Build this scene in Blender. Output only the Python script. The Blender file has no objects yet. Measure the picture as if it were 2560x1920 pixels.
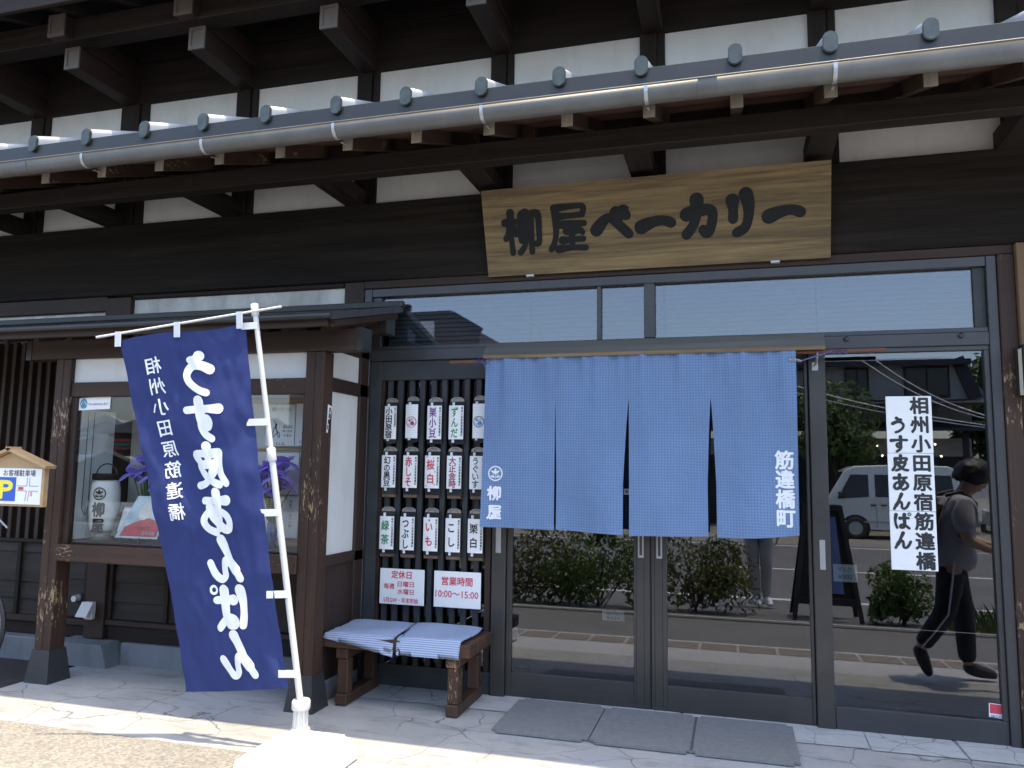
import bpy, bmesh, math, random
from mathutils import Vector, Matrix, noise
R = math.radians
scene = bpy.context.scene
C = scene.collection
random.seed(7)

# ---------------------------------------------------------------- camera, sky, sun, exposure
def make_camera():
    f, yaw, pitch, roll, W = 1943.88474, 0.279188062, 0.110483111, 0.0142995987, 2560.0
    cy, sy = math.cos(yaw), math.sin(yaw)
    fw, rt, up = Vector((-sy, cy, 0)), Vector((cy, sy, 0)), Vector((0, 0, 1))
    cp, sp = math.cos(pitch), math.sin(pitch)
    fw, up = fw * cp + up * sp, up * cp - fw * sp
    cr, sr = math.cos(roll), math.sin(roll)
    rt, up = rt * cr + up * sr, up * cr - rt * sr
    cam = bpy.data.cameras.new("camera")
    cam.sensor_fit = 'HORIZONTAL'; cam.sensor_width = 36.0
    cam.lens = f / W * 36.0
    cam.clip_start = 0.02; cam.clip_end = 2000
    o = bpy.data.objects.new("camera", cam); C.objects.link(o)
    M = Matrix((rt, up, -fw)).transposed().to_4x4()
    M.translation = Vector((0, -4.7973, 1.4))
    o.matrix_world = M
    scene.camera = o
make_camera()

SUN_DIR = Vector((0.17, -0.065, 1.0)).normalized()
SUN_EL = math.asin(SUN_DIR.z); SUN_AZ = math.atan2(SUN_DIR.x, SUN_DIR.y)
world = bpy.data.worlds.new("World"); scene.world = world; world.use_nodes = True
wn = world.node_tree; wn.nodes.clear()
sky = wn.nodes.new('ShaderNodeTexSky'); sky.sky_type = 'NISHITA'; sky.sun_disc = False
sky.sun_elevation = SUN_EL; sky.sun_rotation = SUN_AZ
sky.air_density = 1.0; sky.dust_density = 2.6; sky.ozone_density = 1.0
bg = wn.nodes.new('ShaderNodeBackground'); bg.inputs[1].default_value = 0.15
wo = wn.nodes.new('ShaderNodeOutputWorld')
wn.links.new(sky.outputs[0], bg.inputs[0]); wn.links.new(bg.outputs[0], wo.inputs[0])
sl = bpy.data.lights.new("sun", 'SUN'); sl.energy = 2.15; sl.angle = R(0.53); sl.color = (1.0, 0.86, 0.64)
so = bpy.data.objects.new("sun", sl); C.objects.link(so)
so.rotation_euler = SUN_DIR.to_track_quat('Z', 'Y').to_euler()
so.location = (3, -6, 12)
scene.view_settings.view_transform = 'Standard'
scene.view_settings.look = 'None'
scene.view_settings.gamma = 1.0
scene.view_settings.exposure = 1.95

# ---------------------------------------------------------------- mesh helpers
class MB:
    def __init__(s): s.v = []; s.f = []; s.sm = []
    def add(s, vs, fs, smooth=False):
        b = len(s.v); s.v += [tuple(v) for v in vs]
        for f in fs: s.f.append([b + i for i in f]); s.sm.append(smooth)
        return s
    def box(s, x0, x1, y0, y1, z0, z1, ch=0.0):
        x0, x1 = min(x0, x1), max(x0, x1); y0, y1 = min(y0, y1), max(y0, y1); z0, z1 = min(z0, z1), max(z0, z1)
        if ch <= 0:
            vs = [(x, y, z) for z in (z0, z1) for y in (y0, y1) for x in (x0, x1)]
            return s.add(vs, [(0, 2, 3, 1), (4, 5, 7, 6), (0, 1, 5, 4), (2, 6, 7, 3), (0, 4, 6, 2), (1, 3, 7, 5)])
        ch = min(ch, (x1 - x0) * .45, (y1 - y0) * .45, (z1 - z0) * .45)
        bm = bmesh.new(); bmesh.ops.create_cube(bm, size=1)
        for v in bm.verts:
            v.co = Vector(((x0 + x1) / 2 + v.co.x * (x1 - x0), (y0 + y1) / 2 + v.co.y * (y1 - y0), (z0 + z1) / 2 + v.co.z * (z1 - z0)))
        bmesh.ops.bevel(bm, geom=bm.edges[:], offset=ch, segments=1, affect='EDGES', profile=.5)
        s.bm(bm); return s
    def bm(s, bm, smooth=False, M=None):
        bm.verts.ensure_lookup_table(); bm.verts.index_update()
        s.add([(M @ v.co if M else v.co) for v in bm.verts], [[v.index for v in f.verts] for f in bm.faces], smooth); bm.free(); return s
    def bar(s, a, b, w, h, up=(0, 0, 1), ext=0.0):
        a, b = Vector(a), Vector(b); d = (b - a).normalized(); a -= d * ext; b += d * ext
        up = Vector(up); r = d.cross(up).normalized(); u = r.cross(d).normalized()
        vs = [p + r * (i * w / 2) + u * (j * h / 2) for p in (a, b) for (i, j) in ((-1, -1), (1, -1), (1, 1), (-1, 1))]
        return s.add(vs, [(3, 2, 1, 0), (4, 5, 6, 7), (0, 1, 5, 4), (1, 2, 6, 5), (2, 3, 7, 6), (3, 0, 4, 7)])
    def tube(s, pts, r, n=10, cap=True, smooth=True):
        pts = [Vector(p) for p in pts]; rs = r if isinstance(r, (list, tuple)) else [r] * len(pts)
        vs = []; fs = []; u = None
        for i, p in enumerate(pts):
            d = (pts[min(i + 1, len(pts) - 1)] - pts[max(i - 1, 0)]).normalized()
            if u is None:
                u = d.orthogonal().normalized()
            else:
                u = (u - d * u.dot(d)).normalized()
            w = d.cross(u)
            for k in range(n):
                a = 2 * math.pi * k / n; vs.append(p + (u * math.cos(a) + w * math.sin(a)) * rs[i])
        for i in range(len(pts) - 1):
            for k in range(n):
                k2 = (k + 1) % n; fs.append((i * n + k, i * n + k2, (i + 1) * n + k2, (i + 1) * n + k))
        s.add(vs, fs, smooth)
        if cap:
            s.add(vs[:n], [list(range(n))[::-1]]); s.add(vs[-n:], [list(range(n))])
        return s
    def lathe(s, prof, c, n=20, axis='z', smooth=True, squash=1.0):
        vs = []; fs = []; c = Vector(c)
        for (r, h) in prof:
            for k in range(n):
                a = 2 * math.pi * k / n
                if axis == 'z': vs.append(c + Vector((r * math.cos(a), squash * r * math.sin(a), h)))
                elif axis == 'y': vs.append(c + Vector((r * math.cos(a), h, r * math.sin(a))))
                else: vs.append(c + Vector((h, r * math.cos(a), r * math.sin(a))))
        for i in range(len(prof) - 1):
            for k in range(n):
                k2 = (k + 1) % n; fs.append((i * n + k, i * n + k2, (i + 1) * n + k2, (i + 1) * n + k))
        return s.add(vs, fs, smooth)
    def prism(s, poly, fn, d0, d1):
        """poly: 2-D outline; fn(a, b, depth) -> point"""
        n = len(poly)
        vs = [fn(a, b, d) for d in (d0, d1) for a, b in poly]
        fs = [list(range(n))[::-1], list(range(n, 2 * n))] + [(i, (i + 1) % n, n + (i + 1) % n, n + i) for i in range(n)]
        return s.add(vs, fs)
    def grid(s, fn, nu, nv, smooth=True):
        vs = [fn(i / nu, j / nv) for j in range(nv + 1) for i in range(nu + 1)]
        fs = [(j * (nu + 1) + i, j * (nu + 1) + i + 1, (j + 1) * (nu + 1) + i + 1, (j + 1) * (nu + 1) + i) for j in range(nv) for i in range(nu)]
        return s.add(vs, fs, smooth)
    def mesh(s, name, origin=(0, 0, 0), fix=False):
        me = bpy.data.meshes.new(name); ox, oy, oz = origin
        me.from_pydata([(x - ox, y - oy, z - oz) for x, y, z in s.v], [], s.f)
        me.polygons.foreach_set('use_smooth', s.sm)
        if fix:
            bm = bmesh.new(); bm.from_mesh(me); bmesh.ops.recalc_face_normals(bm, faces=bm.faces[:]); bm.to_mesh(me); bm.free()
        me.update(); return me

ROOT = {}
def tag(o, label=None, cat=None, group=None, kind=None):
    if label: o['label'] = label
    if cat: o['category'] = cat
    if group: o['group'] = group
    if kind: o['kind'] = kind
    return o
def thing(name, loc, label, cat, group=None, kind=None):
    o = bpy.data.objects.new(name, None); o.empty_display_size = .1; C.objects.link(o); o.location = loc
    ROOT[o] = Vector(loc); return tag(o, label, cat, group, kind)
def part(name, mb, mat, parent, label=None, fix=True):
    org = ROOT[parent]
    me = mb.mesh(name, org, fix); me.materials.append(mat)
    o = bpy.data.objects.new(name, me); C.objects.link(o); o.parent = parent; ROOT[o] = org
    if label: o['label'] = label
    return o
def solo(name, mb, mat, loc, label=None, cat=None, group=None, kind=None, fix=True):
    me = mb.mesh(name, loc, fix); me.materials.append(mat)
    o = bpy.data.objects.new(name, me); C.objects.link(o); o.location = loc; ROOT[o] = Vector(loc)
    return tag(o, label, cat, group, kind)
def copy_part(o, d, parent=None):
    c = o.copy(); C.objects.link(c); c.location = Vector(o.location) + Vector(d)
    if parent: c.parent = parent
    for ch in list(o.children):
        k = ch.copy(); C.objects.link(k); k.parent = c
    ROOT[c] = ROOT[o]
    return c
def dup(root, loc, label, rotz=None):
    c = root.copy(); C.objects.link(c); c.location = loc; c['label'] = label; ROOT[c] = Vector(loc)
    if rotz is not None: c.rotation_euler = (0, 0, rotz)
    for ch in list(root.children):
        k = ch.copy(); C.objects.link(k); k.parent = c
        for g in list(ch.children):
            q = g.copy(); C.objects.link(q); q.parent = k
    return c

# ---------------------------------------------------------------- materials
def nt_new(name):
    m = bpy.data.materials.new(name); m.use_nodes = True; nt = m.node_tree
    return m, nt, nt.nodes['Principled BSDF']
def nd(nt, t, **kw):
    n = nt.nodes.new(t)
    for k, v in kw.items():
        if k.startswith('i_'): n.inputs[k[2:].replace('_', ' ')].default_value = v
        else: setattr(n, k, v)
    return n
def coords(nt, scale, rnd=True, loc=(0, 0, 0)):
    tc = nd(nt, 'ShaderNodeTexCoord'); mp = nd(nt, 'ShaderNodeMapping'); mp.inputs['Scale'].default_value = scale; mp.inputs['Location'].default_value = loc
    if rnd:
        oi = nd(nt, 'ShaderNodeObjectInfo'); mu = nd(nt, 'ShaderNodeMath', operation='MULTIPLY'); mu.inputs[1].default_value = 37.0
        nt.links.new(oi.outputs['Random'], mu.inputs[0])
        ad = nd(nt, 'ShaderNodeVectorMath', operation='ADD'); nt.links.new(tc.outputs['Object'], ad.inputs[0]); nt.links.new(mu.outputs[0], ad.inputs[1])
        nt.links.new(ad.outputs[0], mp.inputs['Vector'])
    else: nt.links.new(tc.outputs['Object'], mp.inputs['Vector'])
    return mp.outputs[0]
def noise_n(nt, vec, scale=1.0, detail=6, rough=.6, dist=0.0):
    n = nd(nt, 'ShaderNodeTexNoise'); n.inputs['Scale'].default_value = scale; n.inputs['Detail'].default_value = detail
    n.inputs['Roughness'].default_value = rough; n.inputs['Distortion'].default_value = dist
    nt.links.new(vec, n.inputs['Vector']); return n.outputs['Fac']
def ramp(nt, fac, stops, interp='LINEAR'):
    r = nd(nt, 'ShaderNodeValToRGB'); cr = r.color_ramp; cr.interpolation = interp
    while len(cr.elements) < len(stops): cr.elements.new(.5)
    for e, (p, c) in zip(cr.elements, stops):
        e.position = p; e.color = (*c, 1) if len(c) == 3 else c
    nt.links.new(fac, r.inputs[0]); return r.outputs[0]
def mixc(nt, fac, a, b, mode='MIX'):
    m = nd(nt, 'ShaderNodeMix', data_type='RGBA', blend_type=mode)
    for i, x in ((0, fac), (6, a), (7, b)):
        if isinstance(x, (int, float)): m.inputs[i].default_value = x
        elif isinstance(x, tuple): m.inputs[i].default_value = (*x, 1) if len(x) == 3 else x
        else: nt.links.new(x, m.inputs[i])
    return m.outputs[2]
def bump(nt, bs, h, strength=.3, dist=.01):
    b = nd(nt, 'ShaderNodeBump'); b.inputs['Strength'].default_value = strength; b.inputs['Distance'].default_value = dist
    nt.links.new(h, b.inputs['Height']); nt.links.new(b.outputs[0], bs.inputs['Normal'])
def plain(name, col, rough=.6, metal=0.0, var=.12, nscale=9.0, bstr=0.0, spec=.5, coat=0.0):
    m, nt, bs = nt_new(name); v = coords(nt, (1, 1, 1))
    n = noise_n(nt, v, nscale, 5)
    a = tuple(c * (1 - var) for c in col); b = tuple(min(1, c * (1 + var)) for c in col)
    nt.links.new(ramp(nt, n, [(.3, a), (.7, b)]), bs.inputs['Base Color'])
    bs.inputs['Roughness'].default_value = rough; bs.inputs['Metallic'].default_value = metal
    bs.inputs['Specular IOR Level'].default_value = spec; bs.inputs['Coat Weight'].default_value = coat
    if bstr: bump(nt, bs, noise_n(nt, v, nscale * 6, 4), bstr, .004)
    return m
AX = {'x': (.05, 1, 1), 'y': (1, .05, 1), 'z': (1, 1, .05)}
def wood(name, dark, light, axis='z', scale=26, rough=.6, flake=None, famt=.62, grey=None, bstr=.35, spec=.35):
    m, nt, bs = nt_new(name); k = AX[axis]
    v = coords(nt, k)
    n1 = noise_n(nt, v, scale, 8, .65, .4)
    n2 = noise_n(nt, v, scale * .22, 3, .5, .8)
    col = ramp(nt, n1, [(.25, dark), (.75, light)])
    col = mixc(nt, n2, col, tuple(c * .55 for c in dark), 'MIX')
    if grey:
        v3 = coords(nt, tuple(.5 + .5 * c for c in k)); g = noise_n(nt, v3, 3.2, 5, .6)
        gf = ramp(nt, g, [(.48, (0, 0, 0)), (.72, (1, 1, 1))])
        col = mixc(nt, gf, col, grey)
    if flake:
        v2 = coords(nt, tuple(.3 if c < 1 else 1 for c in k)); f1 = noise_n(nt, v2, 75, 7, .7)
        v4 = coords(nt, (1, 1, 1)); f2 = noise_n(nt, v4, 2.3, 3, .5)
        mu = nd(nt, 'ShaderNodeMath', operation='MULTIPLY'); nt.links.new(f1, mu.inputs[0]); nt.links.new(f2, mu.inputs[1])
        ff = ramp(nt, mu.outputs[0], [(famt * .5, (0, 0, 0)), (famt * .5 + .035, (1, 1, 1))])
        col = mixc(nt, ff, col, flake)
    nt.links.new(col, bs.inputs['Base Color'])
    rr = ramp(nt, n1, [(.2, (rough - .12,) * 3), (.8, (min(1, rough + .15),) * 3)]); nt.links.new(rr, bs.inputs['Roughness'])
    bs.inputs['Specular IOR Level'].default_value = spec
    bump(nt, bs, n1, bstr, .004); return m
def plaster(name, col, stain=(.5, .5, .46)):
    m, nt, bs = nt_new(name)
    v = coords(nt, (1, 1, 1)); n = noise_n(nt, v, 2.2, 8, .7); f = ramp(nt, n, [(.46, (0, 0, 0)), (.74, (.6, .6, .6))])
    n3 = noise_n(nt, coords(nt, (3, 3, .6)), 2.5, 5); f3 = ramp(nt, n3, [(.48, (0, 0, 0)), (.75, (.45, .45, .45))])
    c = mixc(nt, f, col, stain); c = mixc(nt, f3, c, stain)
    nt.links.new(c, bs.inputs['Base Color']); bs.inputs['Roughness'].default_value = .85
    bump(nt, bs, noise_n(nt, v, 60, 4), .12, .003); return m
def glass(name, f0=.055, tint=(.62, .66, .66), rough=0.0):
    m = bpy.data.materials.new(name); m.use_nodes = True; nt = m.node_tree; nt.nodes.clear()
    lw = nd(nt, 'ShaderNodeLayerWeight'); lw.inputs[0].default_value = .5
    p = nd(nt, 'ShaderNodeMath', operation='POWER'); p.inputs[1].default_value = 5.0; nt.links.new(lw.outputs['Facing'], p.inputs[0])
    ma = nd(nt, 'ShaderNodeMath', operation='MULTIPLY_ADD'); ma.inputs[1].default_value = 1 - f0; ma.inputs[2].default_value = f0; nt.links.new(p.outputs[0], ma.inputs[0])
    tr = nd(nt, 'ShaderNodeBsdfTransparent'); tr.inputs[0].default_value = (*tint, 1)
    gl = nd(nt, 'ShaderNodeBsdfGlossy'); gl.inputs['Roughness'].default_value = rough; gl.inputs['Color'].default_value = (.82, .84, .92, 1)
    v = coords(nt, (1, 1, 1)); b = nd(nt, 'ShaderNodeBump'); b.inputs['Strength'].default_value = .004; b.inputs['Distance'].default_value = .01
    nt.links.new(noise_n(nt, v, 1.3, 1), b.inputs['Height']); nt.links.new(b.outputs[0], gl.inputs['Normal'])
    mx = nd(nt, 'ShaderNodeMixShader'); nt.links.new(ma.outputs[0], mx.inputs[0]); nt.links.new(tr.outputs[0], mx.inputs[1]); nt.links.new(gl.outputs[0], mx.inputs[2])
    o = nd(nt, 'ShaderNodeOutputMaterial'); nt.links.new(mx.outputs[0], o.inputs[0]); return m
def cloth_mat(name, col, weave=420.0, check=0.0, trans=.15, var=.1, bstr=.15):
    m, nt, bs = nt_new(name); v = coords(nt, (1, 1, 1), rnd=False)
    n = noise_n(nt, v, 2.4, 4); c = ramp(nt, n, [(.25, tuple(x * (1 - var) for x in col)), (.75, tuple(x * (1 + var) for x in col))])
    if check:
        sp = nd(nt, 'ShaderNodeSeparateXYZ'); nz = nd(nt, 'ShaderNodeTexNoise'); nz.inputs['Scale'].default_value = 7; nt.links.new(v, nz.inputs['Vector'])
        ws = nd(nt, 'ShaderNodeVectorMath', operation='MULTIPLY_ADD'); nt.links.new(nz.outputs['Color'], ws.inputs[0]); ws.inputs[1].default_value = (.012, .012, .012); nt.links.new(v, ws.inputs[2])
        nt.links.new(ws.outputs[0], sp.inputs[0])
        fs = []
        for ax in ('X', 'Z'):
            a = nd(nt, 'ShaderNodeMath', operation='MULTIPLY'); a.inputs[1].default_value = 2 * math.pi / check; nt.links.new(sp.outputs[ax], a.inputs[0])
            s_ = nd(nt, 'ShaderNodeMath', operation='SINE'); nt.links.new(a.outputs[0], s_.inputs[0]); fs.append(s_.outputs[0])
        ad = nd(nt, 'ShaderNodeMath', operation='ADD'); nt.links.new(fs[0], ad.inputs[0]); nt.links.new(fs[1], ad.inputs[1])
        fine = noise_n(nt, coords(nt, (1, 1, 1), rnd=False), 160, 3)
        ad2 = nd(nt, 'ShaderNodeMath', operation='MULTIPLY_ADD'); ad2.inputs[1].default_value = 2.2; nt.links.new(fine, ad2.inputs[0]); nt.links.new(ad.outputs[0], ad2.inputs[2])
        f = ramp(nt, ad2.outputs[0], [(0.0, (0, 0, 0)), (1.0, (1, 1, 1))])
        c = mixc(nt, f, tuple(x * .88 for x in col), mixc(nt, .6, c, tuple(min(1, x * 1.16 + .02) for x in col)))
    nt.links.new(c, bs.inputs['Base Color']); bs.inputs['Roughness'].default_value = .9; bs.inputs['Specular IOR Level'].default_value = .15
    bump(nt, bs, noise_n(nt, v, weave, 2), bstr, .002)
    if trans:
        tl = nd(nt, 'ShaderNodeBsdfTranslucent'); nt.links.new(c, tl.inputs[0])
        mx = nd(nt, 'ShaderNodeMixShader'); mx.inputs[0].default_value = trans
        out = nt.nodes['Material Output']; nt.links.new(bs.outputs[0], mx.inputs[1]); nt.links.new(tl.outputs[0], mx.inputs[2]); nt.links.new(mx.outputs[0], out.inputs[0])
    return m
def stripes_mat(name, c1, c2, period, axis='Y'):
    m, nt, bs = nt_new(name); v = coords(nt, (1, 1, 1), rnd=False); sp = nd(nt, 'ShaderNodeSeparateXYZ'); nt.links.new(v, sp.inputs[0])
    a = nd(nt, 'ShaderNodeMath', operation='MULTIPLY'); a.inputs[1].default_value = 2 * math.pi / period; yz = nd(nt, 'ShaderNodeMath', operation='ADD'); nt.links.new(sp.outputs['Y'], yz.inputs[0]); nt.links.new(sp.outputs['Z'], yz.inputs[1]); nt.links.new(yz.outputs[0], a.inputs[0])
    s_ = nd(nt, 'ShaderNodeMath', operation='SINE'); nt.links.new(a.outputs[0], s_.inputs[0])
    f = ramp(nt, s_.outputs[0], [(.35, (0, 0, 0)), (.65, (1, 1, 1))])
    n = noise_n(nt, v, 90, 3); c = mixc(nt, f, c1, c2); c = mixc(nt, n, c, c1)
    c = mixc(nt, .65, c, mixc(nt, f, c1, c2))
    nt.links.new(c, bs.inputs['Base Color']); bs.inputs['Roughness'].default_value = .95; bs.inputs['Specular IOR Level'].default_value = .1
    bump(nt, bs, noise_n(nt, v, 300, 2), .2, .002); return m
def leaf_mat(name, c1, c2):
    m, nt, bs = nt_new(name); v = coords(nt, (1, 1, 1)); n = noise_n(nt, v, 3.5, 4)
    c = ramp(nt, n, [(.3, c1), (.7, c2)]); nt.links.new(c, bs.inputs['Base Color']); bs.inputs['Roughness'].default_value = .55
    tl = nd(nt, 'ShaderNodeBsdfTranslucent'); nt.links.new(c, tl.inputs[0]); mx = nd(nt, 'ShaderNodeMixShader'); mx.inputs[0].default_value = .25
    out = nt.nodes['Material Output']; nt.links.new(bs.outputs[0], mx.inputs[1]); nt.links.new(tl.outputs[0], mx.inputs[2]); nt.links.new(mx.outputs[0], out.inputs[0]); return m
def emit(name, col, s):
    m, nt, bs = nt_new(name); bs.inputs['Base Color'].default_value = (*col, 1); bs.inputs['Emission Color'].default_value = (*col, 1); bs.inputs['Emission Strength'].default_value = s; return m

K_D, K_L = (.0145, .011, .009), (.052, .039, .032)
M = {}
for ax in 'xyz':
    M['dark_' + ax] = wood('dark_timber_' + ax, K_D, K_L, ax, spec=.2, rough=.68, bstr=.55)
    M['worn_' + ax] = wood('worn_brown_timber_' + ax, (.032, .017, .011), (.105, .057, .038), ax, flake=(.3, .21, .12), famt=.68, rough=.62)
    M['brown_' + ax] = wood('brown_timber_' + ax, (.028, .017, .013), (.075, .045, .034), ax)
    M['red_' + ax] = wood('red_brown_board_' + ax, (.07, .032, .02), (.17, .08, .05), ax)
M['plank'] = wood('grey_brown_plank', (.024, .02, .0175), (.085, .072, .062), 'x', scale=18, bstr=.6, spec=.2)
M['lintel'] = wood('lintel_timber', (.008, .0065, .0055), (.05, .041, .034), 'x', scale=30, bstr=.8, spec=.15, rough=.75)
M['endgrain'] = wood('painted_rafter_end', (.2, .18, .14), (.48, .44, .36), 'z', scale=30, rough=.7)
M['capwood'] = plain('bracket_cap', (.115, .098, .085), .45, .0, .12, 12)
M['board_grey'] = wood('weathered_grey_board', (.12, .115, .1), (.3, .29, .26), 'x', scale=22)
M['board_edge'] = wood('pale_board_edge', (.16, .1, .05), (.5, .36, .22), 'x', scale=30)
M['signwood'] = wood('sign_board_wood', (.075, .05, .027), (.45, .335, .16), 'x', scale=44, rough=.55, bstr=.2)
M['lightwood'] = wood('light_board', (.16, .095, .05), (.3, .19, .11), 'z', scale=18)
M['pine'] = wood('fresh_pine', (.5, .33, .16), (.68, .48, .27), 'x', scale=20, rough=.5, bstr=.1)
M['bench'] = wood('bench_timber', (.055, .027, .016), (.15, .08, .048), 'x', flake=(.4, .24, .13), famt=.71)
M['benchleg'] = wood('bench_leg_timber', (.05, .026, .016), (.13, .07, .045), 'z', flake=(.32, .19, .1), famt=.72)
M['white'] = plaster('white_plaster', (.64, .64, .62))
M['grimy'] = plaster('grimy_plaster', (.6, .6, .57), (.16, .16, .15))
M['blueplaster'] = plaster('blue_grey_render', (.17, .185, .2), (.08, .085, .09))
M['alu'] = plain('dark_aluminium', (.055, .055, .058), .38, .3, .1, 5)
M['alu_brown'] = plain('bronze_aluminium', (.06, .057, .054), .36, .4, .12, 4)
M['steel'] = plain('steel_grey', (.42, .43, .44), .35, .7, .08)
M['gutter'] = plain('grey_gutter', (.105, .105, .1), .5, .1, .16, 7)
M['galv'] = plain('galvanised_strap', (.45, .46, .47), .45, .6, .15, 20)
M['roofdark'] = plain('dark_metal_roof', (.032, .033, .033), .42, .3, .1, 5)
M['verdi'] = plain('patina_cap', (.05, .062, .056), .35, .2, .35, 25)
M['barmetal'] = plain('roof_bar_metal', (.3, .32, .33), .45, .2, .1, 5)
M['black'] = plain('black_boot', (.028, .029, .031), .5, 0, .1, 7)
M['slat'] = plain('dark_slat', (.035, .039, .042), .6, 0, .25, 6)
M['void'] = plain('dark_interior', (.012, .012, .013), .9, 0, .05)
M['glass'] = glass('door_glass', .105, (.6, .63, .63))
M['glassw'] = glass('display_glass', .05, (.92, .94, .93))
M['acrylic'] = glass('clear_acrylic', .06, (.93, .95, .95))
M['paper'] = plain('white_paper', (.84, .84, .83), .6, 0, .02)
M['panel'] = plain('white_sign_panel', (.82, .82, .81), .35, 0, .015)
M['ink'] = plain('black_ink', (.02, .021, .025), .5, 0, .1)
M['inksign'] = plain('sign_paint', (.014, .016, .018), .7, 0, .15, 9, 0, .2)
M['red'] = plain('red_ink', (.6, .06, .09), .5, 0, .05)
M['dred'] = plain('dark_red_ink', (.3, .05, .09), .5, 0, .05)
M['purple'] = plain('purple_ink', (.2, .05, .25), .5, 0, .05)
M['green'] = plain('green_ink', (.06, .26, .13), .5, 0, .05)
M['dgreen'] = plain('dark_green_ink', (.05, .15, .1), .5, 0, .05)
M['pink'] = plain('pink_ink', (.75, .3, .36), .5, 0, .05)
M['blueink'] = plain('blue_ink', (.12, .22, .45), .5, 0, .2, 60)
M['whiteprint'] = plain('white_print', (.76, .78, .79), .7, 0, .02)
M['noren'] = cloth_mat('indigo_cotton', (.145, .225, .38), 500, .0165, .12, .34)
M['flag'] = cloth_mat('navy_polyester', (.04, .056, .175), 700, 0, .22, .12, .08)
M['whitecloth'] = cloth_mat('white_tab', (.8, .81, .82), 500, 0, .2, .04)
M['cushion'] = stripes_mat('striped_cotton', (.2, .27, .42), (.56, .6, .66), .0155)
M['plasticw'] = plain('white_plastic', (.56, .56, .55), .35, 0, .02)
M['mat'] = plain('grey_doormat', (.165, .17, .168), .95, 0, .13, 26, .5)
M['cord'] = plain('purple_cord', (.11, .08, .24), .8)
M['copper'] = wood('rod_wood', (.16, .07, .045), (.34, .17, .1), 'x', scale=30)
# ---------------------------------------------------------------- lettering
_GC = {}
def glyph(ch, off=0.0, res=3):
    k = (ch, off, res)
    if k not in _GC:
        cu = bpy.data.curves.new('t', 'FONT'); cu.body = ch; cu.size = 1; cu.offset = off; cu.resolution_u = res; cu.fill_mode = 'FRONT'
        ob = bpy.data.objects.new('t', cu); C.objects.link(ob)
        dg = bpy.context.evaluated_depsgraph_get(); dg.update()
        ev = ob.evaluated_get(dg); me = ev.to_mesh()
        vs = [(v.co.x, v.co.y) for v in me.vertices]; fs = [list(p.vertices) for p in me.polygons]
        ev.to_mesh_clear(); bpy.data.objects.remove(ob); bpy.data.curves.remove(cu)
        if vs:
            x0 = min(v[0] for v in vs); x1 = max(v[0] for v in vs); y0 = min(v[1] for v in vs); y1 = max(v[1] for v in vs)
        else: x0 = y0 = 0; x1 = y1 = 1
        _GC[k] = (vs, fs, (x0, x1, y0, y1))
    return _GC[k]
RING = [(0, 0)] + [(math.cos(k * math.pi / 4), math.sin(k * math.pi / 4)) for k in range(8)]
def put_char(mb, ch, fn, cx, cy, w, h, off=0.0, res=3, fit=False, mirror=False):
    """draws ch in the cell centred on (cx, cy); fn maps sheet coordinates to the world; off = extra stroke weight"""
    vs, fs, (x0, x1, y0, y1) = glyph(ch, 0.0, res)
    for q, (ox, oy) in enumerate(RING if off else RING[:1]):
        out = []
        for x, y in vs:
            if fit: a, b = (x - (x0 + x1) / 2) / (x1 - x0), (y - (y0 + y1) / 2) / (y1 - y0)
            else: a, b = x - .5, y - .38
            if mirror: a = -a
            out.append(fn(cx + (a + ox * off) * w, cy + (b + oy * off) * h, q * .00004))
        mb.add(out, fs)
def column(mb, txt, fn, cx, top, pitch, w, h, off=0.0, res=3, mirror=False):
    for i, ch in enumerate(txt): put_char(mb, ch, fn, cx, top - pitch * (i + .5), w, h, off, res, mirror=mirror)
def line(mb, txt, fn, x0, x1, cy, h, off=0.0, res=3):
    """one row of text stretched to fit x0..x1"""
    vs, fs, (a0, a1, b0, b1) = glyph(txt, 0.0, res); k = (x1 - x0) / (a1 - a0)
    for q, (ox, oy) in enumerate(RING if off else RING[:1]):
        mb.add([fn(x0 + (x - a0 + ox * off) * k, cy + (y - .38 + oy * off) * h, q * .00004) for x, y in vs], fs)
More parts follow.
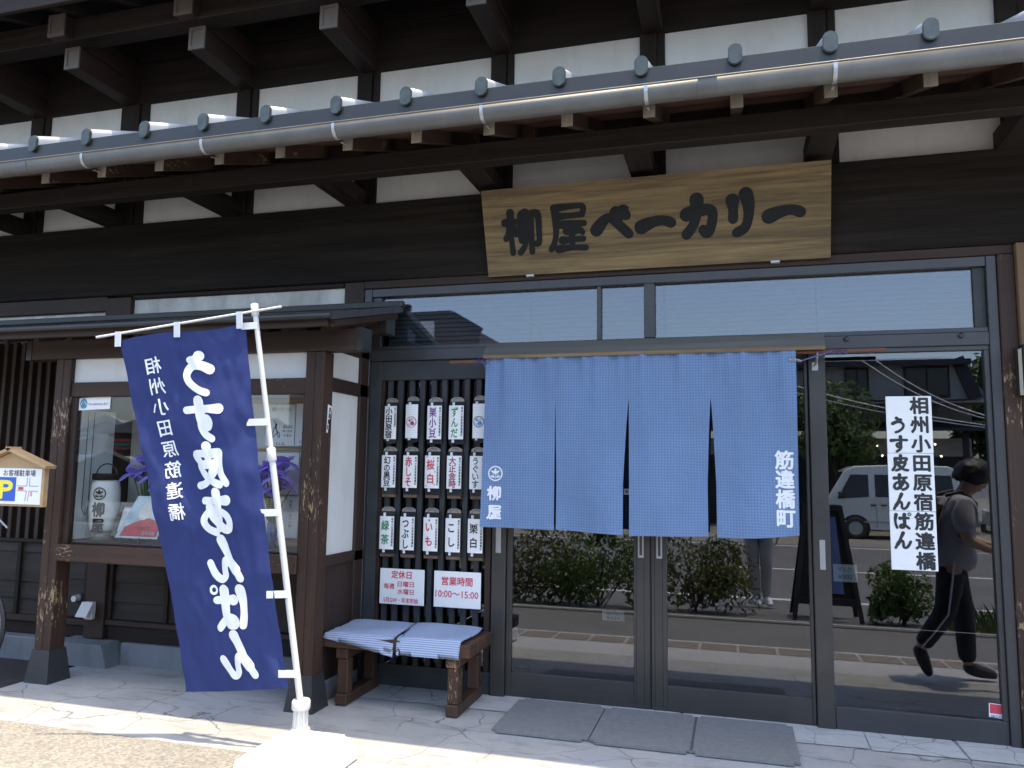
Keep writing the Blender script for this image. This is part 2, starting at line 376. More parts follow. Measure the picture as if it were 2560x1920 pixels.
BR = {
 '柳': [[(.17, 1), (.16, .5), (.18, 0)], [(0, .76), (.15, .8), (.32, .77)], [(.15, .72), (.08, .5), (.0, .36)], [(.2, .66), (.3, .56), (.31, .46)],
        [(.6, .98), (.48, .93), (.44, .8), (.43, .5), (.46, .28), (.56, .4)], [(.6, .8), (.6, .45), (.55, .18), (.4, .0)], [(.74, .92), (.75, .5), (.74, 0)], [(.76, .93), (.95, .92), (.97, .5), (.95, .22), (.84, .2)]],
 '屋': [[(.14, .96), (.5, .98), (.95, .97), (.93, .78)], [(.2, .77), (.9, .78)], [(.16, .94), (.17, .5), (.12, .22), (.0, .02)], [(.3, .58), (.65, .6), (.98, .58)],
        [(.58, .56), (.44, .42), (.62, .4), (.86, .43)], [(.78, .52), (.92, .38)], [(.62, .4), (.62, .06)], [(.34, .22), (.94, .23)], [(.22, .02), (.6, .04), (1, .02)]],
 'ベ': [[(.0, .34), (.2, .66), (.36, .8), (.5, .72), (.96, .1)], [(.6, .98), (.7, .78)], [(.82, 1.02), (.9, .84)]],
 'ー': [[(.03, .12), (.3, .5), (.62, .72), (.82, .62), (.97, .38)]],
 'カ': [[(.08, .6), (.4, .68), (.8, .7), (.93, .6), (.9, .3), (.76, .04), (.62, .14)], [(.42, 1), (.42, .66), (.3, .3), (.06, .03)]],
 'リ': [[(.12, .86), (.15, .62), (.14, .38)], [(.72, 1.), (.84, .7), (.82, .4), (.66, .14), (.3, .02)]],
 'う': [[(.4, .97), (.52, .9), (.68, .87)], [(.14, .6), (.4, .72), (.66, .7), (.82, .5), (.76, .28), (.56, .1), (.32, .0)]],
 'す': [[(.0, .74), (.5, .78), (1, .77)], [(.6, 1), (.6, .7), (.58, .42), (.44, .3), (.34, .42), (.42, .54), (.58, .5), (.62, .3), (.52, .12), (.34, .0)]],
 '皮': [[(.2, .8), (.6, .82), (.94, .82), (.84, .62)], [(.2, .8), (.2, .5), (.16, .24), (.02, .02)], [(.55, 1), (.55, .54)], [(.24, .52), (.55, .54), (.84, .52), (.72, .28), (.48, .1), (.24, .0)], [(.36, .42), (.56, .2), (.76, .06), (.99, .02)]],
 'あ': [[(.1, .78), (.5, .8), (.88, .82)], [(.44, 1), (.42, .7), (.42, .4), (.5, .1)], [(.7, .64), (.58, .36), (.38, .12), (.18, .06), (.08, .22), (.2, .44), (.5, .54), (.8, .5), (.95, .32), (.86, .12), (.62, .0)]],
 'ん': [[(.52, 1), (.36, .64), (.18, .3), (.02, .0)], [(.14, .22), (.3, .44), (.46, .46), (.52, .3), (.52, .1), (.66, .02), (.84, .16), (.98, .44)]],
 'ぱ': [[(.12, .92), (.06, .6), (.08, .3), (.16, .04)], [(.36, .68), (.6, .7), (.9, .7)], [(.64, .94), (.64, .6), (.64, .26), (.56, .08), (.4, .06), (.36, .18), (.5, .26), (.7, .2), (.92, .02)], 'o'],
}
def brush(mb, ch, fn, cx, cy, w, h, t, mirror=False, taper=True):
    """a brush-lettered character made of stroke ribbons; t = stroke width"""
    dep = 0.0
    strokes = BR[ch]
    for si, st in enumerate(strokes):
        if st == 'o':
            disc(mb, fn, cx + (-1 if mirror else 1) * .46 * w, cy + .46 * h, .06, .125, 20, sx=abs(w), sy=abs(h), dep=dep); continue
        P = [Vector((cx + (-1 if mirror else 1) * (x - .5) * w, cy + (y - .5) * h)) for x, y in st]
        pts = []
        for i in range(len(P) - 1):
            p0 = P[max(i - 1, 0)]; p1 = P[i]; p2 = P[i + 1]; p3 = P[min(i + 2, len(P) - 1)]
            for k in range(7):
                u = k / 7
                pts.append(.5 * (2 * p1 + (p2 - p0) * u + (2 * p0 - 5 * p1 + 4 * p2 - p3) * u * u + (3 * p1 - p0 - 3 * p2 + p3) * u ** 3))
        pts.append(P[-1]); n = len(pts); vs = []; L = []
        for i, p in enumerate(pts):
            d = (pts[min(i + 1, n - 1)] - pts[max(i - 1, 0)]).normalized(); nn = Vector((-d.y, d.x))
            q = i / (n - 1); ww = t * .5 * ((1.12 - .34 * q + .1 * math.cos(q * 6.28)) if taper else 1)
            L.append((p, d, nn, ww))
        out = []
        p, d, nn, ww = L[0]
        cap0 = [p + (nn * math.cos(a) - d * math.sin(a)) * ww for a in [math.pi * k / 6 for k in range(1, 6)]]
        p1, d1, n1, w1 = L[-1]
        cap1 = [p1 + (-n1 * math.cos(a) + d1 * math.sin(a)) * w1 for a in [math.pi * k / 6 for k in range(1, 6)]]
        for i, (p, d, nn, ww) in enumerate(L):
            dep += .00002; out += [fn(*(p + nn * ww), dep), fn(*(p - nn * ww), dep)]
        fs = [(2 * i, 2 * i + 1, 2 * i + 3, 2 * i + 2) for i in range(n - 1)]
        b = len(out); out += [fn(*c, dep) for c in cap0]; fs.append([0] + list(range(b, b + 5)) + [1])
        b = len(out); out += [fn(*c, dep) for c in cap1]; fs.append([2 * n - 1] + list(range(b, b + 5)) + [2 * n - 2])
        mb.add(out, fs); dep += .00012
def flat(y, x0=0.0, z0=0.0):
    return lambda u, v, d: (x0 + u, y - d, z0 + v)
def disc(mb, fn, cx, cy, r0, r1, n=28, a0=0, a1=2 * math.pi, sx=1.0, sy=1.0, dep=0.0, rot=0.0):
    """ring / disc / lens sector on a sheet"""
    vs = []; fs = []
    for i in range(n + 1):
        a = a0 + (a1 - a0) * i / n
        for r in (r0, r1):
            x, y = r * math.cos(a) * sx, r * math.sin(a) * sy
            vs.append(fn(cx + x * math.cos(rot) - y * math.sin(rot), cy + x * math.sin(rot) + y * math.cos(rot), dep))
    for i in range(n): fs.append((2 * i, 2 * i + 1, 2 * i + 3, 2 * i + 2))
    mb.add(vs, fs)
def crest(mb, fn, cx, cy, r):
    """round family crest: ring, mandarin fruit with leaves, stem"""
    disc(mb, fn, cx, cy, r * .83, r)
    disc(mb, fn, cx, cy + .16 * r, 0, .26 * r, sx=1.0, sy=.95, dep=.0004)
    for s in (-1, 1):
        disc(mb, fn, cx + s * .36 * r, cy + .22 * r, 0, .26 * r, 16, sy=.5, dep=.0008, rot=s * .7)
        disc(mb, fn, cx + s * .36 * r, cy - .4 * r, 0, .3 * r, 16, sy=.42, dep=.0006, rot=s * .3)
        disc(mb, fn, cx + s * .16 * r, cy + .02 * r, .18 * r, .25 * r, 12, a0=math.pi * (1.1 if s < 0 else 1.5), a1=math.pi * (1.5 if s < 0 else 1.9), dep=.001)
    disc(mb, fn, cx, cy + .46 * r, 0, .2 * r, 14, sx=.7, dep=.0005)
    mb.add([fn(cx - .03 * r, cy - .1 * r, .001), fn(cx + .03 * r, cy - .1 * r, .001), fn(cx + .03 * r, cy - .72 * r, .001), fn(cx - .03 * r, cy - .72 * r, .001)], [(0, 1, 2, 3)])
# ---------------------------------------------------------------- the bakery
B = thing('bakery_building', (0, 0, 0), 'dark timber and white plaster shop with double eaves and glass doors', 'building')
XL, XR = -9.0, 4.2            # the facade runs on past both edges of the picture
CH = .004
def bbox(name, x0, x1, y0, y1, z0, z1, mat, parent=None, ch=CH, label=None):
    return part(name, MB().box(x0, x1, y0, y1, z0, z1, ch), M[mat], parent or B, label)
def many(name, mat, boxes, parent=None, ch=0.0):
    mb = MB()
    for b in boxes: mb.box(*b, ch)
    return part(name, mb, M[mat], parent or B)

# walls --------------------------------------------------------------
bbox('upper_plaster_wall', XL, XR, .02, .14, 3.02, 4.215, 'white', ch=0)
post_x = [(-7.63, -7.45), (-6.58, -6.4), (-5.513, -5.329), (-4.613, -4.362), (-3.559, -3.384), (-2.557, -2.39), (-1.553, -1.395), (-.546, -.388), (.472, .629), (1.481, 1.64), (2.5, 2.66), (3.5, 3.66)]
for a, b in post_x:
    part('wall_post', MB().box(a, a + (b - a) * .68, -.012, .1, 3.24, 4.213, CH).box(a + (b - a) * .7, b, .004, .1, 3.24, 4.6, CH), M['dark_z'], B)
bbox('wall_plate', XL, XR, .002, .1, 3.45, 3.8, 'dark_x')
bbox('plank_band', XL, XR, -.002, .1, 4.215, 4.56, 'dark_x')
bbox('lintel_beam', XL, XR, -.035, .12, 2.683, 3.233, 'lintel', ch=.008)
# lower plaster between lintel and window roof
bbox('plaster_panel', -4.379, -2.592, .012, .1, 2.35, 2.649, 'grimy', ch=0)
bbox('plaster_panel', XL, -4.613, .012, .1, 2.35, 2.565, 'grimy', ch=0)
bbox('trim_board', XL, -4.613, -.02, .1, 2.567, 2.68, 'brown_x')
bbox('wall_post', -4.611, -4.381, -.03, .1, 2.3, 2.664, 'brown_z')
bbox('trim_board', -4.37, -2.6, -.015, .1, 2.651, 2.681, 'dark_x')
bbox('wall_post', -2.59, -2.442, -.02, .12, 0, 2.68, 'brown_z')
bbox('trim_board', -2.44, 1.497, -.022, .1, 2.628, 2.681, 'brown_x')

# door front -----------------------------------------------------------
fr = MB()
fr.box(-2.438, -2.385, -.012, .1, 0, 2.626, .003); fr.box(1.362, 1.412, -.012, .1, 0, 2.626, .003)
fr.box(-2.384, 1.361, -.008, .1, 2.57, 2.626, .003)
part('door_frame', fr, M['alu'], B)
fr = MB(); fr.box(-2.384, 1.361, -.01, .1, 2.126, 2.2, .003); fr.box(-2.384, 1.361, .0, .098, 2.2005, 2.226, .002)
for x in (.63, 1.22): fr.lathe([(0, -.03), (.013, -.028), (.015, -.018), (.009, -.012), (.009, .0)], (x, 0, 2.18), 10, 'y')
part('head_rail', fr, M['alu'], B)
part('door_post', MB().box(-1.494, -1.402, -.002, .09, 0, 2.125, .004), M['alu_brown'], B)
part('door_post', MB().box(.42, .513, -.002, .09, 0, 2.125, .004), M['alu_brown'], B)
for x0, x1, z0, z1 in ((-1.466, -1.432, .879, 1.04), (.453, .484, .866, 1.033)):
    part('lock_plate', MB().box(x0, x1, -.008, -.0025, z0, z1, .002).box(x0 + .006, x1 - .006, -.012, -.0085, z0 + .05, z0 + .062).box(x0 + .004, x1 - .004, -.0095, -.0085, z1 - .055, z1 - .05), M['steel'], B)
# transom lights
tr = [(-2.318, -.825), (-.797, -.529), (-.46, 1.30)]
part('mullion', MB().box(-.824, -.798, .005, .07, 2.2265, 2.5695, .002), M['alu'], B)
part('mullion', MB().box(-.528, -.461, -.006, .08, 2.2265, 2.5695, .003), M['alu'], B)
part('mullion', MB().box(-2.384, -2.319, .01, .08, 2.2265, 2.5695, .002), M['alu'], B)
part('mullion', MB().box(1.301, 1.361, .02, .08, 2.2265, 2.5695, .002), M['slat'], B)
for a, b in tr: part('transom_pane', MB().box(a, b, .036, .042, 2.2266, 2.5694), M['glass'], B)
# sliding doors: frame with a pane, a pull and grooves
def door(x0, x1, y, pull_x, wl, wr):
    d = MB(); d.box(x0, x0 + wl, y, y + .036, .008, 2.123, .003).box(x1 - wr, x1, y, y + .036, .008, 2.123, .003)
    d.box(x0 + wl, x1 - wr, y + .001, y + .035, .008, .15, .002).box(x0 + wl, x1 - wr, y + .001, y + .035, 2.05, 2.123, .002)
    o = part('sliding_door', d, M['alu_brown'], B)
    part('door_pane', MB().box(x0 + wl, x1 - wr, y + .014, y + .02, .15, 2.05), M['glass'], o)
    gr = MB()
    for dx in (-.028, .018): gr.box(pull_x + dx - .0015, pull_x + dx + .0015, y - .0006, y - .0001, .03, 2.1)
    part('groove', gr, M['void'], o)
    h = MB(); h.box(pull_x - .017, pull_x + .017, y - .003, y - .0007, .885, 1.03, .002)
    part('door_pull', h, M['steel'], o)
    part('pull_recess', MB().box(pull_x - .008, pull_x + .008, y - .0045, y - .0031, .9, 1.015), M['alu'], o)
    return o
door(-1.4, -.503, .024, -.556, .036, .097)
door(-.495, .417, .024, -.446, .093, .02)
bbox('door_meeting_strip', -.5025, -.4955, .03, .05, .01, 2.12, 'void', ch=0)
fw = MB(); fw.box(.515, 1.361, .005, .06, .0, .124, .003).box(1.335, 1.361, .006, .06, .1245, 2.1, .002).box(.515, 1.361, .005, .06, 2.1, 2.1255, .002)
o = part('fixed_window', fw, M['alu'], B)
part('window_pane', MB().box(.5145, 1.3345, .03, .036, .1245, 2.0995), M['glass'], o)
# right hand timber
bbox('wall_post', 1.4135, 1.496, -.028, .12, 0, 2.627, 'worn_z')
bbox('wall_post', 1.4975, 1.62, -.03, .12, 0, 2.1, 'worn_z')
bbox('cover_board', 1.4975, 1.75, -.06, .12, 2.11, 2.679, 'lightwood')
bbox('plaster_panel', 1.622, XR, .01, .12, 0, 2.68, 'white', ch=0)
# lattice beside the doors
lf = MB(); lf.box(-2.384, -2.305, .012, .07, 0, 2.125, .003).box(-2.304, -1.496, .014, .07, 0, .128, .003).box(-2.304, -1.496, .012, .07, 1.995, 2.125, .003)
lf.box(-2.304, -1.496, .006, .0135, .118, .14, .002)
o = part('lattice_screen', lf, M['slat'], B)
for k in range(10):
    x = -2.245 + k * .0795
    part('slat', MB().box(x - .0175, x + .0175, .022 if k % 2 else .03, .05 if k % 2 else .058, .1285, 1.9945, .002), M['slat'], o)
part('edge_strip', MB().box(-2.3035, -2.282, .016, .06, .1405, 1.9945, .002).box(-1.545, -1.506, .016, .06, .1405, 1.9945, .002), M['brown_z'], o)
part('lattice_pane', MB().box(-2.304, -1.496, .074, .079, .0, 2.12), M['glass'], o)
# room behind the glass
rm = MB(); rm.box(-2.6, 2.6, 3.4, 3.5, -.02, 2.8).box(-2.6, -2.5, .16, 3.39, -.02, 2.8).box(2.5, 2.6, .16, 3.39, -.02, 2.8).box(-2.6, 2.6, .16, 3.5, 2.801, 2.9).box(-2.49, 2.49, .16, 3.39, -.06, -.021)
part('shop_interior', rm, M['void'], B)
bb = MB()
for a, b in ((-2.3, -1.29), (-1.28, -.42), (-.4, .48), (.49, 1.33)):
    for k in range(11):
        z = 2.24 + k * .0305; bb.add([(a, .115, z + .029), (b, .115, z + .029), (b, .1, z), (a, .1, z)], [(0, 1, 2, 3)])
part('window_blind', bb, plain('blind_slats', (.3, .33, .4), .6, 0, .03), B)
# hood over the doors
hm = MB(); P = [(-.118, 2.2), (-.19, 2.117), (-.178, 2.104), (-.012, 2.165), (-.012, 2.2)]
hm.prism(P, lambda a, b, d: (d, a, b), -1.512, .497)
o = part('noren_hood', hm, M['board_grey'], B)
part('hood_edge', MB().prism([(-.1906, 2.1172), (-.1935, 2.1135), (-.186, 2.097), (-.1785, 2.1035)], lambda a, b, d: (d, a, b), -1.512, .497), M['board_edge'], o)
for x in (-1.46, .456):
    part('rod_hook', MB().box(x - .018, x + .018, -.011, -.003, 2.0, 2.05, .002).tube([(x, -.012, 2.03), (x, -.1, 2.035), (x, -.165, 2.062), (x, -.178, 2.08)], .006, 8), M['galv'], B)

# lower eave -----------------------------------------------------------
SL = .4
bbox('eave_beam', XL, XR, -.58, -.475, 3.222, 3.338, 'dark_x', ch=.005)
arm = part('bracket_arm', MB().box(-1.6, -1.455, -.5, .0, 3.226, 3.336, .005), M['dark_y'], B)
for a, b in post_x:
    if a != -1.553: copy_part(arm, (a + 1.553 if a > -4.7 else a + 1.553, 0, 0))
for a, b in post_x: part('tenon_end', MB().box(a + .03, a + .12, -.5825, -.5805, 3.255, 3.313), M['dark_z'], B)
raf_x = [-4.245 - .43 * k for k in range(10, 0, -1)] + [-4.245, -3.804, -3.375, -2.948, -2.537, -2.104, -1.685, -1.266, -.84, -.417, .009, .438, .867, 1.274] + [1.7 + .43 * k for k in range(6)]
def rafter_mb(x, ye, ze, y1, h, w, sl):
    m = MB(); c = .5 * w
    m.add([(x - c, ye, ze), (x + c, ye, ze), (x + c, ye, ze + h), (x - c, ye, ze + h), (x - c, y1, ze + sl * (y1 - ye)), (x + c, y1, ze + sl * (y1 - ye)), (x + c, y1, ze + h + sl * (y1 - ye)), (x - c, y1, ze + h + sl * (y1 - ye))],
          [(0, 1, 2, 3), (5, 4, 7, 6), (1, 0, 4, 5), (2, 1, 5, 6), (3, 2, 6, 7), (0, 3, 7, 4)])
    return m
r0 = part('rafter', rafter_mb(0, -1.0, 3.183, -.0, .077, .06, SL), M['worn_y'], B)
e1 = part('rafter_end', MB().box(-.0301, .0301, -1.004, -.9995, 3.1825, 3.2605), M['endgrain'], r0)
r0.location.x = raf_x[0] + .03
for x in raf_x[1:]: copy_part(r0, (x - raf_x[0], 0, 0), B)
# boarding, roof skin, edge
zt = lambda y, z0=3.395: z0 + SL * (y + 1.08)
def slab(y0, y1, zb0, zt0, x0=XL, x1=XR, sl=SL):
    m = MB(); m.prism([(y0, zb0), (y1, zb0 + sl * (y1 - y0)), (y1, zt0 + sl * (y1 - y0)), (y0, zt0)], lambda a, b, d: (d, a, b), x0, x1); return m
part('eave_boarding', slab(-1.0, .02, 3.2605, 3.293), M['red_x'], B)
part('eave_fascia', MB().box(XL, XR, -1.045, -1.0045, 3.262, 3.352, .003), M['red_x'], B)
lr = part('lower_roof', slab(-1.07, .02, 3.353, 3.399), M['roofdark'], B)
part('drip_edge', MB().box(XL, XR, -1.084, -1.0705, 3.29, 3.404, .002), M['roofdark'], lr)
bar_x = [-4.236 - .43 * k for k in range(10, 0, -1)] + [-4.236, -3.821, -3.391, -2.975, -2.554, -2.105, -1.685, -1.254, -.834, -.416, .034, .461, .885, 1.31, 1.74, 2.17, 2.6, 3.03, 3.46, 3.89]
def capsule(w, h, n=7):
    r = w / 2; c = h / 2 - r
    return [(r * math.cos(a), c + r * math.sin(a)) for a in [math.pi * k / n for k in range(n + 1)]] + [(-r * math.cos(a), -c - r * math.sin(a)) for a in [math.pi * k / n for k in range(n + 1)]]
def bar_fn(a, b, d): return (a, d, 3.413 + b + SL * (d + 1.09))
b0 = part('roof_bar', MB().prism(capsule(.062, .1), bar_fn, -1.088, .0), M['barmetal'], B)
cm = MB(); cm.prism(capsule(.068, .108), bar_fn, -1.1, -1.087).prism(capsule(.058, .098), bar_fn, -1.1035, -1.1005)
part('bar_cap', cm, M['verdi'], b0)
for p in b0.data.polygons: p.use_smooth = len(p.vertices) == 4
b0.location.x = bar_x[0]
for x in bar_x[1:]: copy_part(b0, (x - bar_x[0], 0, 0), B)
# gutter: open U channel with rolled rim, straps and sleeves
def gut(r, t, x0, x1, deep=.026, yc=-1.1, zr=3.283):
    prof = [(yc - r, zr)] + [(yc - r * math.cos(a), zr - deep - (r) * math.sin(a)) for a in [math.pi * k / 14 for k in range(15)]] + [(yc + r, zr)]
    inner = [(yc + (y - yc) * (r - t) / r, zr + (z - zr) * (1 - t / .1)) for y, z in prof][::-1]
    return MB().prism(prof + inner, lambda a, b, d: (d, a, b), x0, x1)
g = gut(.05, .003, XL, XR); g.tube([(XL, -1.152, 3.282), (XR, -1.152, 3.282)], .0055, 8)
go = part('gutter', g, M['gutter'], B)
for f in go.data.polygons: f.use_smooth = True
for x in (-4.263, -.096): part('gutter_sleeve', gut(.0522, .0018, x - .045, x + .045, zr=3.284), M['gutter'], go)
for x in (-6.35, -5.5, -4.645, -3.79, -2.936, -2.087, -1.234, -.388, .474, 1.33, 2.18):
    st = gut(.0545, .003, x - .009, x + .009, zr=3.286); st.bar((x, -1.05, 3.21), (x, -.9, 3.235), .012, .004)
    part('gutter_strap', st, M['galv'], go)

# upper eave ------------------------------------------------------------
def upper_arm(x, lo):
    m = MB(); c = M
    if lo: m.box(x - .0625, x + .0625, -.575, .0, 4.217, 4.377, .004)
    else: m.box(x - .07, x + .07, -.725, .0, 4.379, 4.54, .004)
    return m
def cap_mb(x, w, y, z0, z1):
    m = MB(); t = .022
    for b in ((x - w, x + w, y - .012, y, z0, z0 + t), (x - w, x + w, y - .012, y, z1 - t, z1), (x - w, x - w + t, y - .012, y, z0 + t, z1 - t), (x + w - t, x + w, y - .012, y, z0 + t, z1 - t), (x - w + t, x + w - t, y - .005, y, z0 + t, z1 - t)): m.box(*b)
    return m
ul = part('upper_bracket', upper_arm(0, True), M['brown_y'], B); part('bracket_cap', cap_mb(0, .064, -.5755, 4.2165, 4.3775), M['capwood'], ul)
uu = part('upper_bracket', upper_arm(0, False), M['brown_y'], B); part('bracket_cap', cap_mb(0, .0715, -.7255, 4.3785, 4.5405), M['capwood'], uu)
first = True
for a, b in post_x:
    x = a + .083
    if first: ul.location.x = uu.location.x = x; x0 = x; first = False
    else: copy_part(ul, (x - x0, 0, 0), B); copy_part(uu, (x - x0, 0, 0), B)
bbox('upper_eave_beam', XL, XR, -.668, -.52, 4.3785, 4.5375, 'dark_x', ch=.005)
bbox('wall_plate', XL, XR, -.012, .15, 4.562, 4.86, 'dark_x')
r1 = part('upper_rafter', rafter_mb(0, -.93, 4.436, .0, .1, .07, SL), M['dark_y'], B)
r1.location.x = XL + .1
for k in range(1, 29): copy_part(r1, (k * .455, 0, 0), B)
part('upper_boarding', slab(-.95, .02, 4.53, 4.56), M['dark_x'], B)
part('upper_fascia', MB().box(XL, XR, -.985, -.952, 4.43, 4.6, .004), M['dark_x'], B)
part('upper_roof', slab(-1.0, .1, 4.585, 4.64), M['roofdark'], B)

# left wall ------------------------------------------------------------
bbox('rear_wall', XL, -2.6, .06, .16, 0, 2.35, 'void', ch=0)
k = 0
ls = part('lattice_bar', MB().box(-.017, .017, -.03, .01, .832, 2.35, .002), M['brown_z'], B)
ls.location.x = -5.108
for k in range(1, 30): copy_part(ls, (-.0875 * k, 0, 0), B)
bbox('lattice_rail', XL, -4.6, -.034, .03, .805, .8315, 'dark_x')
pl = MB()
for z0, z1 in ((.278, .39), (.392, .515), (.517, .733), (.735, .804)):
    pl.prism([(-.028, z0), (.03, z0), (.03, z1), (-.012, z1)], lambda a, b, d: (d, a, b), XL, -4.6)
part('plank_siding', pl, M['plank'], B)
for x in (-5.23, -6.1, -7.0): part('batten', MB().box(x - .018, x + .018, -.05, -.029, .278, .804, .003), M['dark_z'], B)
pl = MB()
for z0, z1 in ((.3, .42), (.422, .56), (.562, .72), (.722, .87)):
    pl.prism([(-.062, z0), (.03, z0), (.03, z1), (-.046, z1)], lambda a, b, d: (d, a, b), -4.37, -2.6)
    pl.prism([(-.062, z0), (.03, z0), (.03, z1), (-.046, z1)], lambda a, b, d: (d, a, b), -4.8, -4.535)
part('plank_siding', pl, M['plank'], B)
for x in (-3.86, -3.3, -2.8, -4.34, -4.555): part('batten', MB().box(x - .016, x + .016, -.082, -.063, .298, .87, .003), M['dark_z'], B)
bbox('wall_post', -4.53, -4.36, -.105, .05, .162, .9, 'brown_z')
bbox('sill_rail', XL, -4.4, -.06, .04, .232, .277, 'brown_x'); bbox('sill_rail', -4.35, -2.6, -.1, .04, .262, .297, 'brown_x')
bbox('skirt_board', XL, -4.54, -.03, .04, .135, .231, 'dark_x'); bbox('skirt_board', -4.35, -2.6, -.07, .04, .15, .261, 'dark_x')
bbox('foundation', XL, -4.72, -.115, .1, -.05, .134, 'blueplaster', ch=.01); bbox('foundation', -4.2, -2.6, -.105, .1, -.05, .149, 'blueplaster', ch=.01)
bk = MB().prism([(-4.71, .0), (-4.19, .0), (-4.245, .155), (-4.655, .155)], lambda a, b, d: (a, d, b), -.235, .05)
part('foundation_block', bk, M['blueplaster'], B)
# weatherproof socket on the post
ob = MB(); ob.box(-4.5, -4.425, -.145, -.106, .298, .42, .006); ob.prism([(-.145, .42), (-.2, .33), (-.2, .322), (-.145, .35)], lambda a, b, d: (d, a, b), -4.515, -4.42)
o = part('socket_box', ob, M['plasticw'], B); part('socket_face', MB().box(-4.487, -4.44, -.1475, -.1455, .302, .325), M['steel'], o)
pp = MB(); pp.tube([(-4.62, -.05, .43), (-4.62, -.12, .43)], .022, 12); part('vent_pipe', pp, M['plasticw'], B)
part('vent_collar', MB().lathe([(.02, -.075), (.036, -.075), (.034, -.064), (.02, -.063)], (-4.62, 0, .43), 14, 'y'), M['black'], B)

# projecting display window -----------------------------------------------
DX0, DX1, DY = -4.385, -2.37, -.645
for x0, x1 in ((-4.387, -4.262), (-2.492, -2.37)):
    xm = (x0 + x1) / 2
    pm = MB(); pm.box(x0, xm - .001, DY, -.525, .15, 2.1, .004).box(xm + .001, x1, DY, -.525, .15, 2.1, .004).box(xm - .002, xm + .002, DY + .006, -.53, .15, 2.1)
    p = part('window_post', pm, M['worn_z'], B)
    bt = MB(); a, c = .032, .205
    bt.add([(x0 - a, DY - .03, 0), (x1 + a, DY - .03, 0), (x1 + a, -.49, 0), (x0 - a, -.49, 0), (x0 - .006, DY - .006, c), (x1 + .006, DY - .006, c), (x1 + .006, -.519, c), (x0 - .006, -.519, c)],
           [(3, 2, 1, 0), (4, 5, 6, 7), (0, 1, 5, 4), (1, 2, 6, 5), (2, 3, 7, 6), (3, 0, 4, 7)])
    part('post_boot', bt, M['black'], p)
o = part('window_beam', MB().box(-4.62, -2.128, DY - .004, -.535, 2.102, 2.232, .004), M['brown_x'], B)
part('beam_cap', MB().box(-2.16, -2.116, DY - .007, -.532, 2.099, 2.235), M['roofdark'], o); part('beam_cap', MB().box(-4.645, -4.6, DY - .007, -.532, 2.099, 2.235), M['roofdark'], o)
o = part('window_beam', MB().box(-4.6, -2.19, -.2, -.07, 2.285, 2.395, .004), M['brown_x'], B)
part('beam_cap', MB().box(-2.225, -2.178, -.203, -.067, 2.282, 2.398), M['roofdark'], o)
bbox('window_header', -4.261, -2.493, -.63, -.55, 1.845, 1.942, 'worn_x')
bbox('plaster_panel', -4.261, -2.493, -.61, -.56, 1.9425, 2.101, 'white', ch=0)
bbox('window_sill', -4.262, -2.493, -.66, -.53, .772, .88, 'worn_x', ch=.006)
bbox('sill_shelf', -4.26, -2.5, -.6, -.02, .8805, .893, 'brown_x')
bbox('window_jamb', -4.261, -4.215, -.62, -.57, .8805, 1.8445, 'brown_z'); bbox('window_jamb', -2.516, -2.493, -.62, -.57, .8805, 1.8445, 'brown_z')
part('display_pane', MB().box(-4.2145, -2.5165, -.6, -.595, .8935, 1.8445), M['glassw'], B)
# right cheek of the window
bbox('cheek_rail', -2.478, -2.384, -.5245, -.0, .8, .868, 'brown_y'); bbox('cheek_rail', -2.478, -2.384, -.5245, -.0, 1.872, 1.957, 'brown_y'); bbox('cheek_rail', -2.478, -2.384, -.5245, -.0, 2.13, 2.235, 'brown_y')
bbox('cheek_post', -2.478, -2.384, -.135, -.021, 0.1, 2.235, 'brown_z')
bbox('cheek_panel', -2.455, -2.402, -.5, -.12, .869, 1.871, 'white', ch=0); bbox('cheek_panel', -2.455, -2.402, -.5, -.12, 1.958, 2.129, 'white', ch=0)
bbox('cheek_boards', -2.46, -2.405, -.5, -.1, .12, .8, 'brown_z')
bbox('foundation', -2.47, -2.39, -.5, -.02, 0, .12, 'blueplaster', ch=.004)
bbox('cheek_wall', -4.33, -4.28, -.52, -.02, .8, 2.1, 'brown_z')
bbox('display_back', -4.27, -2.5, -.05, .0, .893, 2.1, 'white', ch=0)
# window roof
WS = .243
rf = MB(); rf.prism([(-.955, 2.232), (.0, 2.232 + WS * .955), (.0, 2.266 + WS * .955), (-.955, 2.264)], lambda a, b, d: (d, a, b), XL, -2.166)
o = part('window_roof', rf, M['roofdark'], B)
part('roof_flashing', MB().box(XL, -2.14, -.045, -.0, 2.488, 2.53, .004), M['roofdark'], o)
for i in range(6):
    y = -.955 + i * .16; part('verge_tile', MB().prism([(y, 2.226 + WS * (y + .955)), (y + .157, 2.226 + WS * (y + 1.112)), (y + .157, 2.27 + WS * (y + 1.112)), (y, 2.268 + WS * (y + .955))], lambda a, b, d: (d, a, b), -2.1655, -2.155), M['alu'], o)
part('roof_edge', MB().tube([(XL, -.958, 2.248), (-2.158, -.958, 2.248)], .018, 8), M['roofdark'], o)
part('roof_boarding', slab(-.93, -.01, 2.222, 2.238, XL, -2.2, WS), M['brown_x'], o)
part('barge_board', MB().prism([(-.9, 2.195), (-.05, 2.195 + WS * .85), (-.05, 2.235 + WS * .85), (-.9, 2.235)], lambda a, b, d: (d, a, b), -2.1995, -2.168), M['brown_y'], o)
part('window_fascia', MB().box(XL, -2.2, -.925, -.9, 2.196, 2.226, .003), M['brown_x'], o)
for i in range(14):
    x = -2.265 - i * .262
    part('window_rafter', rafter_mb(x, -.84, 2.185, -.02, .045, .045, WS), M['brown_y'], o)
